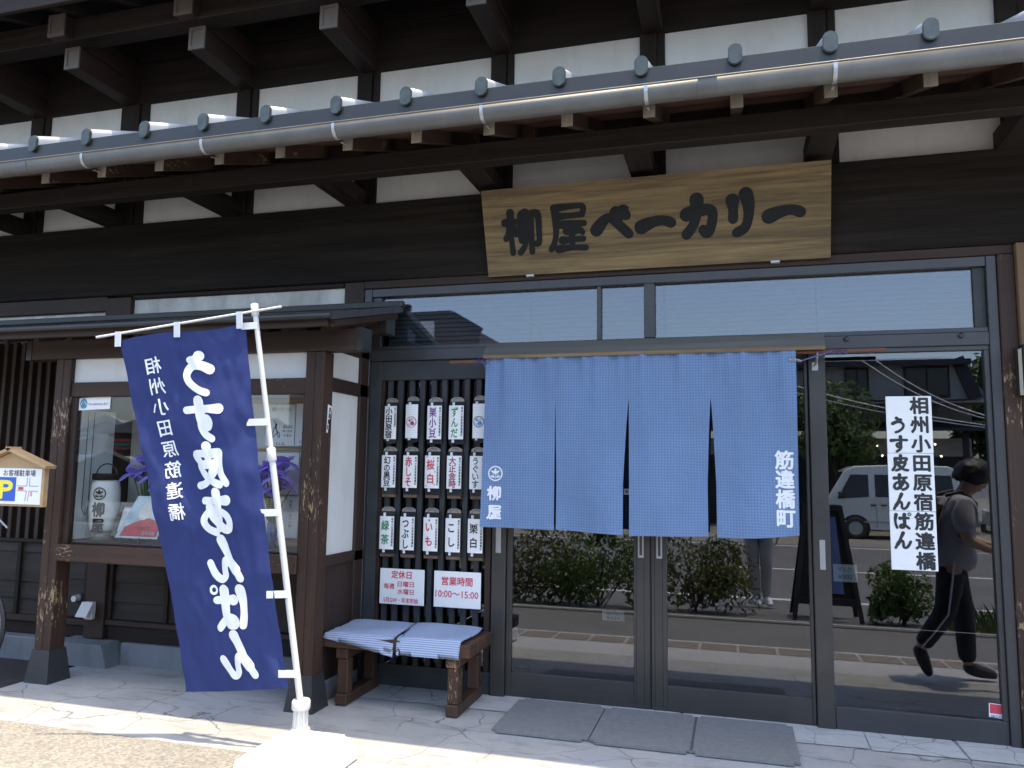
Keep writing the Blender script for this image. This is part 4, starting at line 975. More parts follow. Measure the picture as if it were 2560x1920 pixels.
for i, ch in enumerate('うす皮あんぱん'): brush(big, ch, lambda u, v, d: (u, v * .333, d), .575, (.123 + i * .1305) * 3, .285, -.11 * 3, .073, mirror=True)
sml = MB()
for i, ch in enumerate('相州小田原筋違橋'): put_char(sml, ch, uv, .215, .087 + i * .0592, -.135, -.05, .012, 2)
toflag = lambda co: flg(co.x, co.y, .0035 + co.z)
part('lettering', slice_mb(big, toflag, .03), M['whiteprint'], t)
part('small_lettering', slice_mb(sml, toflag, .03), M['whiteprint'], t)
def tabm(a, b, w):
    a, b = Vector(a), Vector(b); m = MB(); m.bar(a, b, .004, w, (0, 0, 1)); return m
for v in (.012, .285, .535, .755, .965):
    q = Vector(flg(1, v)); k = (q.z - P0.z) / (P1.z - P0.z); pp = P0 + (P1 - P0) * k + Vector((0, -.019, 0))
    part('tab', tabm(q + Vector((-.04, -.008, 0)), pp + Vector((.012, 0, .004)), .036), M['whitecloth'], t)
for u in (.0, .47, .97):
    q = Vector(flg(u, 0)); k = (q.x - XA.x) / (XB.x - XA.x); pp = XA + (XB - XA) * k
    m = MB(); m.bar(q + Vector((0, -.008, -.03)), pp + Vector((0, -.01, .008)), .036, .004, (0, 1, 0)); part('tab', m, M['whitecloth'], t)

# ---------------------------------------------------------------- parking sign and bicycle at the left edge
t = thing('parking_sign', (-4.46, -1.0, 0), 'pine framed parking sign with a little gabled roof and blue P panel', 'sign')
part('post', MB().box(-4.6, -4.56, -.985, -.945, 0, 1.4, .004), M['pine'], t)
part('back_board', MB().prism([(-4.575, 1.137), (-4.04, 1.137), (-4.04, 1.37), (-4.308, 1.47), (-4.575, 1.37)], lambda a, b, d: (a, d, b), -.985, -.965), M['pine'], t)
for s in (-1, 1):
    part('roof_board', MB().bar((-4.308 + s * -.02, -.985, 1.493), (-4.308 + s * .3, -.985, 1.378), .08, .018, (0, 0, 1)), M['pine'], t)
part('frame', MB().box(-4.058, -4.036, -1.0, -.9655, 1.137, 1.372, .002), M['pine'], t)
part('panel', MB().box(-4.57, -4.06, -.994, -.986, 1.15, 1.368, .001), M['panel'], t)
pf = flat(-.9945); lt = MB(); line(lt, 'お客様駐車場', pf, -4.36, -4.11, 1.34, .042, .012, 2); part('lettering', lt, M['ink'], t)
pb = MB(); pb.box(-4.57, -4.256, -.9962, -.9945, 1.168, 1.314, .0); part('blue_field', pb, plain('parking_blue', (.03, .1, .5), .4, 0, .03), t)
lt = MB(); put_char(lt, 'P', flat(-.9966), -4.33, 1.238, .1, .105, .05, 3, fit=True); part('letter_p', lt, plain('parking_yellow', (.85, .75, .05), .4, 0, .03), t)
mp = MB()
for a, b in (((-4.245, 1.262), (-4.17, 1.262)), ((-4.245, 1.232), (-4.17, 1.232)), ((-4.15, 1.262), (-4.08, 1.262)), ((-4.15, 1.232), (-4.08, 1.232)), ((-4.17, 1.315), (-4.17, 1.262)), ((-4.15, 1.315), (-4.15, 1.262)), ((-4.17, 1.232), (-4.178, 1.17)), ((-4.15, 1.232), (-4.158, 1.17))):
    mp.bar((a[0], -.9948, a[1]), (b[0], -.9948, b[1]), .0025, .001, (0, 1, 0))
part('map_line', mp, M['ink'], t); t.children[-1]['kind'] = 'stuff'
rm_ = MB(); rm_.box(-4.235, -4.195, -.9955, -.9946, 1.238, 1.255); part('map_mark', rm_, M['red'], t)
part('map_mark', MB().box(-4.14, -4.125, -.9955, -.9946, 1.2, 1.228), M['pink'], t)
t = thing('bicycle', (-5.2, -.62, -.03), 'bicycle just inside the left picture edge, only its front tyre and brake lever showing', 'bicycle')
for cx in (-4.915, -6.0):
    w = part('wheel', MB().lathe([(.318, -.006), (.322, -.012), (.312, -.014), (.306, -.008), (.306, .008), (.312, .014), (.322, .012), (.318, .006)], (cx, -.62, .315), 40, 'y'), M['steel'], t)
    tp = [(.332 + .016 * math.cos(a), .016 * math.sin(a)) for a in [2 * math.pi * k / 8 for k in range(9)]]
    part('tyre', MB().lathe(tp, (cx, -.62, .315), 44, 'y'), M['black'], w)
    sp = MB()
    for k in range(14):
        a = k * 2 * math.pi / 14; sp.tube([(cx, -.62 + (.02 if k % 2 else -.02), .315), (cx + .31 * math.cos(a), -.62, .315 + .31 * math.sin(a))], .0012, 4)
    sp.lathe([(.0, -.04), (.018, -.04), (.018, .04), (.0, .04)], (cx, -.62, .315), 10, 'y'); part('spokes', sp, M['steel'], w)
fm = MB(); J = {'head': (-5.05, -.62, .82), 'seat': (-5.68, -.62, .75), 'bb': (-5.5, -.62, .3), 'rear': (-6.0, -.62, .315), 'fork': (-4.915, -.62, .315), 'stem': (-5.08, -.62, .98)}
for a, b in (('head', 'bb'), ('seat', 'bb'), ('head', 'seat'), ('rear', 'bb'), ('rear', 'seat'), ('head', 'fork'), ('head', 'stem')): fm.tube([J[a], J[b]], .014, 8)
part('frame', fm, plain('bike_paint', (.3, .32, .34), .3, .3), t)
hbm = MB(); hbm.tube([(-5.12, -.34, 1.0), (-5.03, -.4, 1.01), (-5.0, -.55, .99), (-5.07, -.62, .98), (-5.0, -.69, .99), (-5.03, -.84, 1.01), (-5.12, -.9, 1.0)], .011, 8); part('handlebar', hbm, M['steel'], t)
part('brake_lever', MB().tube([(-5.0, -.42, 1.02), (-4.93, -.41, 1.0), (-4.87, -.42, .965), (-4.84, -.42, .945)], .008, 8), M['galv'], t)
part('grip', MB().tube([(-5.14, -.335, 1.0), (-5.03, -.4, 1.012)], .017, 10), M['black'], t); part('saddle', MB().prism([(-.12, -.05), (.14, -.02), (.14, .02), (-.12, .05)], lambda a, b, d: (-5.72 + a, -.62 + b, d), .82, .88), M['black'], t)

t.location.x -= .1

# ---------------------------------------------------------------- things in the display window
t = thing('paper_lantern', (-4.12, -.42, .893), 'white paper lantern with black crest and lettering standing in the display window', 'lantern')
lr_ = .094; prof = [(.05, .062)]
for k in range(29): prof.append((lr_ * (1 - .16 * abs(k / 14 - 1) ** 4) - (.0016 if k % 2 else 0), .062 + .34 * k / 28))
part('shade', MB().lathe(prof + [(.06, .404)], (-4.12, -.42, .893), 32), M['paper'], t)
part('base_ring', MB().lathe([(0, .0), (.068, .0), (.068, .06), (.05, .061)], (-4.12, -.42, .893), 24), M['tagcap'], t)
part('top_ring', MB().lathe([(.085, .402), (.088, .403), (.088, .445), (.08, .446), (.0, .44)], (-4.12, -.42, .893), 24), M['dark_z'], t)
part('handle', MB().tube([(-4.12 + .085 * math.cos(a), -.42, 1.33 + .075 * math.sin(a)) for a in [math.pi * k / 12 for k in range(13)]], .004, 6), M['black'], t)
def cyl(u, v, d): a = u / lr_; return (-4.12 + (lr_ + .002 + d) * math.sin(a), -.42 - (lr_ + .002 + d) * math.cos(a), v)
lt = MB(); crest(lt, cyl, .033, 1.205, .042); brush(lt, '柳', cyl, .033, 1.1, .07, .085, .0135); brush(lt, '屋', cyl, .033, .995, .07, .08, .0135); part('lettering', lt, M['ink'], t)
t = thing('roll_screen', (-4.27, -.4, .893), 'white roll screen with a bead chain inside the left end of the display window', 'blind')
part('screen', MB().box(-4.279, -4.272, -.585, -.215, .9, 1.77), plain('screen_cloth', (.7, .73, .74), .8, 0, .03), t)
part('chain', MB().tube([(-4.258, -.47, 1.76), (-4.26, -.47, 1.3), (-4.262, -.47, 1.1), (-4.25, -.455, 1.055), (-4.25, -.43, 1.1), (-4.248, -.43, 1.4), (-4.246, -.43, 1.76)], .0025, 5), M['black'], t)
t = thing('framed_picture', (-3.82, -.45, .893), 'wooden picture frame leaning behind the wrapped print in the display window', 'picture frame')
fr_ = MB(); F = lambda a, b, d: (-4.0 + a + .03 * b, -.47 + .3 * b - d, .93 + b)
for q in (((0, 0), (.34, 0), (.34, .03), (0, .03)), ((0, .19), (.34, .19), (.34, .22), (0, .22)), ((0, .03), (.03, .03), (.03, .19), (0, .19)), ((.31, .03), (.34, .03), (.34, .19), (.31, .19))): fr_.prism(list(q), F, -.01, .01)
part('frame', fr_, M['board_grey'], t); part('sheet', MB().prism([(.03, .03), (.31, .03), (.31, .19), (.03, .19)], F, -.006, -.002), M['paper'], t)
t = thing('wrapped_print', (-3.76, -.52, .893), 'red and pale blue print in clear wrap on small black easel feet', 'print')
F2 = lambda a, b, d: (-3.92 + a + .06 * b, -.53 + .35 * b - d, .925 + b)
part('sheet', MB().prism([(0, 0), (.33, 0), (.33, .27), (.07, .27)], F2, -.006, 0), plain('pale_print', (.5, .62, .68), .3, 0, .25, 8), t)
part('red_area', MB().prism([(.03, .012), (.32, .012), (.32, .1), (.22, .13), (.12, .105), (.05, .07)], F2, .0005, .0012), plain('print_red', (.5, .07, .08), .3, 0, .2, 20), t)
md = MB(); disc(md, lambda u, v, d: F2(u, v, d + .0016), .17, .17, 0, .045, 20, sy=1.2); part('pale_area', md, plain('print_pale', (.75, .72, .68), .3, 0, .15, 20), t)
lt = MB(); line(lt, '相州小田原', lambda u, v, d: F2(u, v, .003), .2, .3, .035, .026, .02, 1); part('lettering', lt, M['whiteprint'], t)
for x in (-3.84, -3.7): part('easel_foot', MB().tube([(x, -.56, .93), (x, -.565, .9), (x, -.5, .897), (x, -.47, .94)], .009, 8), M['black'], t)
# irises
M['petal'] = leaf_mat('iris_petal', (.3, .2, .8), (.55, .45, .97)); M['stem'] = leaf_mat('iris_leaf', (.04, .11, .03), (.1, .22, .06))
def irises(loc, heads, label, vase):
    t = thing('vase_of_irises', loc, label, 'flowers', 'irises in the display window'); rn = random.Random(int(abs(loc[0]) * 100)); L = Vector(loc)
    if vase: part('vase', MB().lathe([(0, 0), (.026, .0), (.03, .02), (.032, .155), (.029, .16), (.026, .155), (.026, .03)], loc, 18), plain('blue_glaze', (.03, .07, .2), .25), t)
    else: part('vase', MB().lathe([(0, 0), (.04, 0), (.05, .05), (.045, .13), (.04, .13)], loc, 18), M['black'], t)
    for (hx, hz) in heads:
        hc = L + Vector((hx, rn.uniform(-.05, .03), hz)); st = MB()
        st.tube([L + Vector((0, 0, .12)), (L + hc) / 2 + Vector((hx * .1, 0, .08)), hc - Vector((0, 0, .02))], .0045, 6); part('stem', st, M['stem'], t)
        pm = MB()
        for k in range(6):
            a = k * math.pi / 3 + rn.uniform(-.2, .2); up = k % 2; l = rn.uniform(.095, .13); d = Vector((math.cos(a), math.sin(a), 0)); s_ = Vector((-math.sin(a), math.cos(a), 0))
            def pf_(u, v, d=d, s_=s_, up=up, l=l):
                w = .095 * math.sin(math.pi * min(1, .12 + .85 * u)) ** .8
                z = (.06 * u - .02 * u * u if up else .03 * u - .085 * u * u) + .008 * math.cos((v - .5) * 3)
                return hc + d * (l * u * (.55 if up else 1)) + s_ * ((v - .5) * w) + Vector((0, 0, z + .004 * math.sin(9 * v)))
            pm.grid(pf_, 5, 4)
        part('flower_head', pm, M['petal'], t, fix=False)
    lm = MB()
    for k in range(9):
        a = rn.uniform(-1.2, 1.2); h = rn.uniform(.24, .42); b = L + Vector((rn.uniform(-.015, .015), rn.uniform(-.015, .015), .13)); e = b + Vector((math.sin(a) * .12, rn.uniform(-.05, .05), h)); m_ = (b + e) / 2 + Vector((0, 0, .03))
        lm.add([b + Vector((-.007, 0, 0)), b + Vector((.007, 0, 0)), m_ + Vector((.009, 0, 0)), m_ + Vector((-.009, 0, 0)), e], [(0, 1, 2, 3), (3, 2, 4)])
    part('leaf', lm, M['stem'], t, fix=False); t.children[-1]['kind'] = 'stuff'
    return t
irises((-2.81, -.43, .893), [(.0, .5), (.06, .44), (-.07, .47), (.03, .38), (.08, .53), (-.1, .37), (-.15, .42)], 'purple irises in a blue vase at the right end of the display window', True)
irises((-3.88, -.3, .893), [(-.06, .53), (-.02, .46), (.1, .43), (.14, .38), (-.1, .44), (.2, .45)], 'purple irises behind the paper lantern in the display window', False)
# hand-written boards on the display's back frame
part('display_screen', MB().box(-3.25, -2.52, -.3, -.285, .893, 1.88, .002), M['white'], B)
part('screen_rail', MB().box(-3.25, -2.52, -.32, -.3005, 1.815, 1.845, .002), M['pine'], B); part('screen_rail', MB().box(-3.25, -2.52, -.315, -.3005, 1.505, 1.522, .002), M['pine'], B); part('screen_rail', MB().box(-3.25, -2.52, -.315, -.3005, .9, .94, .002), M['pine'], B)
def scrib(mb, fn, x, z, w, h, n, rn, r=.0022):
    pts = [(x + w * rn.random(), z + h * rn.random()) for _ in range(n)]; pts2 = []
    for i in range(len(pts) - 2):
        for k in range(5):
            u = k / 5; a = Vector(pts[i]).lerp(Vector(pts[i + 1]), .5); b = Vector(pts[i + 1]).lerp(Vector(pts[i + 2]), .5); c = Vector(pts[i + 1]); q = a * (1 - u) ** 2 + c * 2 * u * (1 - u) + b * u * u; pts2.append(fn(q.x, q.y, 0))
    mb.tube(pts2, r, 4)
for (x0, x1, z0, z1, lab, ttl, sd) in ((-2.955, -2.742, 1.535, 1.805, 'signed white card with looping autograph and small verse, upper left card by the irises', '柳屋ベーカリーさん', 1), (-2.735, -2.525, 1.535, 1.812, 'signed white card dated 2019 partly hidden by the window post', '柳屋', 2), (-2.945, -2.7, 1.225, 1.49, 'framed white card directly behind the iris flowers', 'ベーカリーさま', 3), (-2.935, -2.69, .95, 1.212, 'white card with a vertical line of writing behind the blue vase', '', 4)):
    t = thing('autograph_card', ((x0 + x1) / 2, -.33, z0), lab, 'card', 'written cards in the display window'); rn = random.Random(sd); cf = flat(-.3365)
    part('card', MB().box(x0, x1, -.335, -.325, z0, z1, .001), M['paper'], t); lt = MB(); w = x1 - x0
    if ttl: line(lt, ttl, cf, x0 + w * (.2 if sd != 2 else .3), x0 + w * (.85 if sd != 2 else .75), z1 - .03, .032, 0, 2)
    if sd == 1: line(lt, 'あんぱん', cf, x0 + .13, x0 + .2, z0 + .125, .022, .01, 2); line(lt, 'めっちゃ', cf, x0 + .13, x0 + .195, z0 + .098, .022, .01, 2); line(lt, 'うまい', cf, x0 + .135, x0 + .195, z0 + .07, .022, .01, 2); line(lt, '.11.5.', cf, x0 + .07, x0 + .15, z0 + .016, .026, .0, 2)
    if sd == 2: line(lt, '2019', cf, x0 + .03, x0 + .08, z0 + .03, .022, 0, 2)
    if sd == 4: column(lt, '柳屋ベーカリー様', cf, x1 - .055, z1 - .02, .022, .02, .022, 0, 2)
    part('lettering', lt, M['ink'], t); sc_ = MB()
    if sd < 4: scrib(sc_, cf, x0 + .02, z0 + .03, w * .5, (z1 - z0) * .65, 9, rn); part('autograph', sc_, M['ink'], t)
t = thing('radio_sticker', (-4.17, -.602, 1.75), 'small white sticker with a round blue mark at the top left of the display window', 'sticker')
part('sheet', MB().prism([(-4.218, 1.757), (-3.962, 1.765), (-3.96, 1.85), (-4.216, 1.838)], lambda a, b, d: (a, d, b), -.6035, -.6008), M['panel'], t)
md = MB(); disc(md, flat(-.604), -4.176, 1.802, 0, .035, 24, sx=.85); part('round_mark', md, plain('teal_ink', (.08, .26, .4), .5), t)
md = MB(); md.tube([(-4.2, -.6045, 1.79), (-4.185, -.6045, 1.815), (-4.178, -.6045, 1.8), (-4.165, -.6045, 1.815), (-4.152, -.6045, 1.79)], .003, 5); part('wave_mark', md, M['whiteprint'], t)
lt = MB(); line(lt, 'Fm yokohama 84.7', flat(-.6042), -4.135, -3.975, 1.8, .024, .0, 2); part('lettering', lt, M['ink'], t)
# strip on the window post's side, wall lamp at the right edge
t = thing('name_strip', (-2.369, -.57, 1.61), 'narrow white strip with black characters on the side of the window post', 'sticker')
X0 = -2.3688; sfn_ = lambda u, v, d: (X0 + d, u, v)
part('strip', MB().prism([(-.588, 1.61), (-.572, 1.61), (-.532, 1.772), (-.58, 1.782)], lambda a, b, d: (X0 + d, a, b), .0, .0012), M['paper'], t)
lt = MB(); column(lt, '筋違橋町', lambda u, v, d: (X0 + .0018, u + (v - 1.7) * .15, v), -.563, 1.768, .036, .026, .034, .03, 2); part('lettering', lt, M['ink'], t)
t = thing('wall_lamp', (1.56, -.09, 1.83), 'cream box lamp with dark frame at the right picture edge', 'lamp')
part('shade', MB().box(1.482, 1.63, -.155, -.04, 1.84, 2.09, .003), plain('lamp_paper', (.8, .76, .62), .5, 0, .03), t)
for b in ((1.468, 1.4818, -.16, -.146, 1.825, 2.1), (1.6302, 1.644, -.16, -.146, 1.825, 2.1), (1.468, 1.4818, -.05, -.036, 1.825, 2.1)): part('frame_bar', MB().box(*b, .002), M['dark_z'], t)
for z in (1.826, 1.9, 2.02, 2.088): part('frame_bar', MB().box(1.4822, 1.63, -.1585, -.1555, z, z + .009), M['dark_x'], t)
# ---------------------------------------------------------------- street life behind the viewer, seen in the glass
def leaves(n, fn, size, rn, flatness=.6):
    m = MB()
    for _ in range(n):
        p, nrm = fn(rn); s = size * rn.uniform(.6, 1.3)
        d = Vector((rn.gauss(0, 1), rn.gauss(0, 1), rn.gauss(0, .7))); d = (d + nrm * flatness * 1.5).normalized()
        a = d.orthogonal().normalized(); b = d.cross(a); r = rn.uniform(0, 6.28); u = a * math.cos(r) + b * math.sin(r); w = d.cross(u)
        m.add([p - u * s, p + w * s * .42, p + u * s * 1.1, p - w * s * .42], [(0, 1, 2, 3)])
    return m
def blob(c, rad, lumps, rn):
    c = Vector(c); cs = [(c + Vector((rn.uniform(-.65, .65) * rad[0], rn.uniform(-.65, .65) * rad[1], rn.uniform(-.5, .75) * rad[2])), rn.uniform(.32, .55)) for _ in range(lumps)]
    def fn(r):
        q, k = r.choice(cs); v = Vector((r.gauss(0, 1), r.gauss(0, 1), r.gauss(0, 1))).normalized(); t = r.uniform(.55, 1.0) ** .5
        return q + Vector((v.x * rad[0] * k * t, v.y * rad[1] * k * t, v.z * rad[2] * k * t)), v
    return fn
M['leaf1'] = leaf_mat('shrub_leaf', (.05, .11, .025), (.17, .24, .06)); M['leaf2'] = leaf_mat('reddish_shrub_leaf', (.055, .095, .025), (.19, .18, .06)); M['leaf3'] = leaf_mat('tree_leaf', (.05, .1, .025), (.17, .22, .06)); M['leaf4'] = leaf_mat('dark_tree_leaf', (.02, .05, .018), (.06, .11, .03))
M['bark'] = wood('bark', (.05, .04, .03), (.13, .1, .075), 'z', scale=14)
def shrub(c, rad, label, mat, n=1700, seed=1, tall=False, flower=False):
    rn = random.Random(seed); t = thing('shrub', c, label, 'shrub', 'shrubs along the kerb')
    st = MB()
    for k in range(9): st.tube([(c[0] + rn.uniform(-.06, .06), c[1] + rn.uniform(-.05, .05), c[2]), (c[0] + rn.uniform(-.7, .7) * rad[0], c[1] + rn.uniform(-.7, .7) * rad[1], c[2] + rad[2] * rn.uniform(.8, 1.4))], .006, 5)
    part('stem', st, M['bark'], t); t.children[-1]['kind'] = 'stuff'
    f = leaves(n, blob((c[0], c[1], c[2] + rad[2] * .8), rad, 22, rn), .03, rn)
    if tall:
        for k in range(5):
            q = Vector((c[0] + rn.uniform(-.2, .2), c[1], c[2] + rad[2] * 1.5)); g = leaves(60, blob(q + Vector((0, 0, .1)), (.12, .1, .2), 5, rn), .04, rn); f.add(g.v, g.f)
    part('foliage', f, M[mat], t, fix=False); t.children[-1]['kind'] = 'stuff'
    if flower:
        fl = MB()
        for k in range(12):
            a = rn.uniform(0, 6.28); fl.lathe([(0, .012), (.014, .004), (.0, -.006)], (c[0] + rad[0] * .8 * math.cos(a), c[1] + rad[1] * .8 * math.sin(a), c[2] + rad[2] * rn.uniform(.9, 1.5)), 6)
        part('blossom', fl, M['pink'], t); t.children[-1]['kind'] = 'stuff'
shrub((-2.45, -4.12, -.12), (0.80, 0.36, 0.49), 'red tinged shrub at the far left of the kerb row, reflected in the left door', 'leaf2', 4200, 3)
shrub((-1.5, -4.12, -.12), (0.78, 0.36, 0.47), 'green shrub with tall shoots, reflected in the middle of the left door', 'leaf1', 4200, 4, tall=True)
shrub((-.48, -4.12, -.12), (0.66, 0.34, 0.45), 'low shrub with rusty leaves, reflected in the right door beside the standing legs', 'leaf2', 4000, 5)
shrub((1.62, -4.18, -.13), (.32, .26, .32), 'small shrub with pink blossoms, reflected under the tall white sign', 'leaf1', 2800, 6, flower=True)
gm = MB(); rn = random.Random(9)
for k in range(700):
    x, y = rn.uniform(2.0, 3.6), rn.uniform(-4.2, -3.7); h = rn.uniform(.08, .3); dx, dy = rn.uniform(-.1, .1), rn.uniform(-.1, .1)
    gm.add([(x - .006, y, -.12), (x + .006, y, -.12), (x + dx * .5 + .004, y + dy * .5, -.12 + h * .7), (x + dx, y + dy, -.12 + h)], [(0, 1, 2, 3)])
solo('grass', gm, M['leaf3'], (2.8, -3.95, -.12), 'tufts of grass beside the pavement, reflected at the right', 'grass', kind='stuff', fix=False)
def tree(c, h, rad, label, mat, n, seed, size):
    rn = random.Random(seed); t = thing('tree', c, label, 'tree', 'trees across the road'); C0 = Vector(c)
    tk = MB(); tk.tube([C0, C0 + Vector((.05, 0, h * .3)), C0 + Vector((.0, .05, h * .55)), C0 + Vector((.05, 0, h * .85))], [.09, .075, .055, .02], 10)
    for k in range(9):
        z = h * rn.uniform(.35, .7); a = rn.uniform(0, 6.28); tk.tube([C0 + Vector((.02, .02, z)), C0 + Vector((math.cos(a) * rad[0] * .45, math.sin(a) * rad[1] * .45, z + h * .12)), C0 + Vector((math.cos(a) * rad[0] * .8, math.sin(a) * rad[1] * .8, z + h * .2))], [.04, .025, .008], 7)
    part('trunk', tk, M['bark'], t); f = leaves(n, blob(C0 + Vector((0, 0, h - rad[2])), rad, 26, rn), size, rn); part('crown', f, M[mat], t, fix=False); t.children[-1]['kind'] = 'stuff'
tree((2.75, -19.3, -.2), 4.1, (1.15, .9, 1.25), 'young round street tree before the dark two storey house', 'leaf3', 5200, 11, .09)
tree((9.6, -25.5, -.2), 6.0, (2.6, 2, 2.2), 'tall dark tree at the right end of the dark house', 'leaf4', 6500, 12, .16)
tree((-27.5, -33, -.2), 4.6, (1.8, 1.5, 1.7), 'leafy tree in the car park far down the street', 'leaf4', 3000, 13, .16)

# A-frame board
t = thing('a_frame_sign', (.91, -4.3, -.13), 'dark folding pavement board with a blue poster, reflected beside the door post', 'sign')
for s, nm in ((1, 'front_leaf'), (-1, 'rear_leaf')):
    f = MB(); y0 = -4.3
    A = lambda x, k: (.91 + x, y0 + s * (.03 + .2 * (1 - k)), -.13 + 1.2 * k)
    for q in (-1, 1): f.bar(A(q * .33, 0), A(q * .17, 1), .045, .03, (0, 1, 0))
    f.bar(A(-.3, .17), A(.3, .17), .03, .07, (0, 0, 1)); f.bar(A(-.17, .985), A(.17, .985), .03, .05, (0, 0, 1))
    o = part(nm, f, M['black'], t)
    pn = MB(); pn.add([A(-.28, .2), A(.28, .2), A(.165, .96), A(-.165, .96)], [(0, 1, 2, 3)]); pn.add([(x, y - s * .004, z) for x, y, z in (A(-.28, .2), A(.28, .2), A(.165, .96), A(-.165, .96))], [(0, 1, 2, 3)])
    part('panel', pn, M['void'], o, fix=False)
    if s == 1:
        pq = MB(); pq.add([(x, y + .006, z) for x, y, z in (A(-.13, .24), A(.17, .24), A(.12, .9), A(-.1, .9))], [(0, 1, 2, 3)]); part('poster', pq, plain('blue_poster', (.1, .16, .36), .5, 0, .2, 6), o, fix=False)

# vehicles
def car(name, loc, L, W, Hh, prof, wins, wheels, r, label, col, rotz=0):
    """prof: side outline (x, z) from the front bottom round to the rear; near side is +y"""
    t = thing(name, (0, 0, 0), label, 'car' if 'van' not in name else 'van', 'parked vehicles')
    bm = bmesh.new(); n = len(prof); rows = []
    for (y, k) in ((-W / 2, 0), (-W / 2 + .03, 1), (W / 2 - .03, 1), (W / 2, 0)):
        row = []
        for x, z in prof:
            tuck = max(0, (z - .85)) * .13; yy = y - math.copysign(tuck, y)
            row.append(bm.verts.new((x + (0 if k else (.02 if x < L / 2 else -.02)), yy, z - (0 if k else (.02 if z > .6 else 0)))))
        rows.append(row)
    for a in range(3):
        for i in range(n): bm.faces.new((rows[a][i], rows[a][(i + 1) % n], rows[a + 1][(i + 1) % n], rows[a + 1][i]))
    bm.faces.new(rows[0]); bm.faces.new(rows[3][::-1])
    bmesh.ops.recalc_face_normals(bm, faces=bm.faces[:])
    paint = plain(name + '_paint', col, .3, .1, .03, 2, coat=.6)
    body = part('body', MB().bm(bm), paint, t)
    for s in (1, -1):
        side = lambda x, z, o: (x, s * (W / 2 - max(0, (z - .85)) * .13 + o), z)
        for q in wins: part('side_window', MB().prism(q, lambda a, b, d: side(a, b, d), -.01, .006), M['tagback'], t)
        for gx in (wheels[0] + .5, L * .55): part('door_seam', MB().prism([(gx, .3), (gx + .008, .3), (gx + .008, 1.2), (gx, 1.2)], lambda a, b, d: side(a, b, d), -.005, .004), M['black'], body)
        for gx in (wheels[0] + .36, wheels[0] + .6): part('door_handle', MB().prism([(gx, .84), (gx + .13, .84), (gx + .13, .87), (gx, .87)], lambda a, b, d: side(a, b, d), -.005, .025), M['black'], body)
        part('side_trim', MB().prism([(.15, .42), (L - .1, .42), (L - .1, .45), (.15, .45)], lambda a, b, d: side(a, b, d), -.005, .008), M['galv'], body)
        part('mirror', MB().box(wins[0][0][0] + .02, wins[0][0][0] + .12, s * (W / 2 + .02), s * (W / 2 + .16), wins[0][0][1] + .03, wins[0][0][1] + .19, .02), M['black'], t)
        for wx in wheels:
            part('wheel_arch', MB().lathe([(0, s * (W / 2 - .02)), (r + .07, s * (W / 2 - .02)), (r + .07, s * (W / 2 + .004)), (0, s * (W / 2 + .004))], (wx, 0, r), 24, 'y'), M['void'], body)
            w = part('wheel', MB().lathe([(r * .62, s * (W / 2 - .15)), (r * .95, s * (W / 2 - .15)), (r, s * (W / 2 - .1)), (r, s * (W / 2 - .0)), (r * .95, s * (W / 2 + .02)), (r * .64, s * (W / 2 + .025)), (r * .62, s * (W / 2 + .01))], (wx, 0, r), 28, 'y'), M['black'], t)
            part('rim', MB().lathe([(0, s * (W / 2 + .02)), (r * .2, s * (W / 2 + .024)), (r * .3, s * (W / 2 + .006)), (r * .55, s * (W / 2 + .012)), (r * .62, s * (W / 2 + .022)), (r * .62, s * (W / 2 - .02))], (wx, 0, r), 24, 'y'), M['steel'], w)
        part('headlight', MB().box(-.012, .08, s * (W / 2 - .3), s * (W / 2 - .06), .62, .8, .02), M['whiteprint'], t)
        part('tail_light', MB().box(L - .06, L + .008, s * (W / 2 - .16), s * (W / 2 - .04), .7, 1.05, .02), M['red'], t)
    f0, f1 = prof[2], prof[3]
    ws = MB(); g = .12
    p_ = [(f0[0] + (f1[0] - f0[0]) * k, f0[1] + (f1[1] - f0[1]) * k) for k in (.06, .94)]
    ws.add([(p_[0][0] - .012, -W / 2 + g, p_[0][1]), (p_[0][0] - .012, W / 2 - g, p_[0][1]), (p_[1][0] - .012, W / 2 - g - .05, p_[1][1] + .008), (p_[1][0] - .012, -W / 2 + g + .05, p_[1][1] + .008)], [(0, 1, 2, 3)])
    part('windscreen', ws, M['tagback'], t, fix=False)
    part('bumper', MB().box(-.05, .1, -W / 2 + .04, W / 2 - .04, .2, .42, .03), M['black'], t); part('number_plate', MB().box(-.058, -.05, -.17, .17, .3, .42), M['panel'], t)
    t.location = loc; t.rotation_euler = (0, 0, rotz); return t
vp = [(0, .25), (0, .75), (.28, 1.0), (.72, 1.72), (.95, 1.83), (1.8, 1.87), (3.1, 1.85), (3.3, 1.78), (3.38, 1.2), (3.4, .25)]
vw = [[(.52, 1.0), (1.27, 1.06), (1.27, 1.62), (.86, 1.62)], [(1.42, 1.06), (2.3, 1.06), (2.3, 1.62), (1.42, 1.62)], [(2.42, 1.06), (3.22, 1.06), (3.16, 1.62), (2.42, 1.62)]]
v0 = car('kei_van', (1.98, -17.4, -.2), 3.4, 1.44, 1.87, vp, vw, (.93, 2.85), .27, 'small silver white delivery van across the road, reflected behind the tall white sign', (.62, .66, .65))
dup(v0, (6.0, -16.9, -.2), 'second silver white van parked behind the first, at the right edge of the glass')
dup(v0, (-20.3, -15.6, -.2), 'pale van down the street, reflected in the display window', R(12))
sp_ = [(0, .3), (.02, .85), (1.05, 1.0), (1.75, 1.55), (2.2, 1.64), (3.6, 1.64), (4.1, 1.6), (4.5, 1.05), (4.55, .3)]
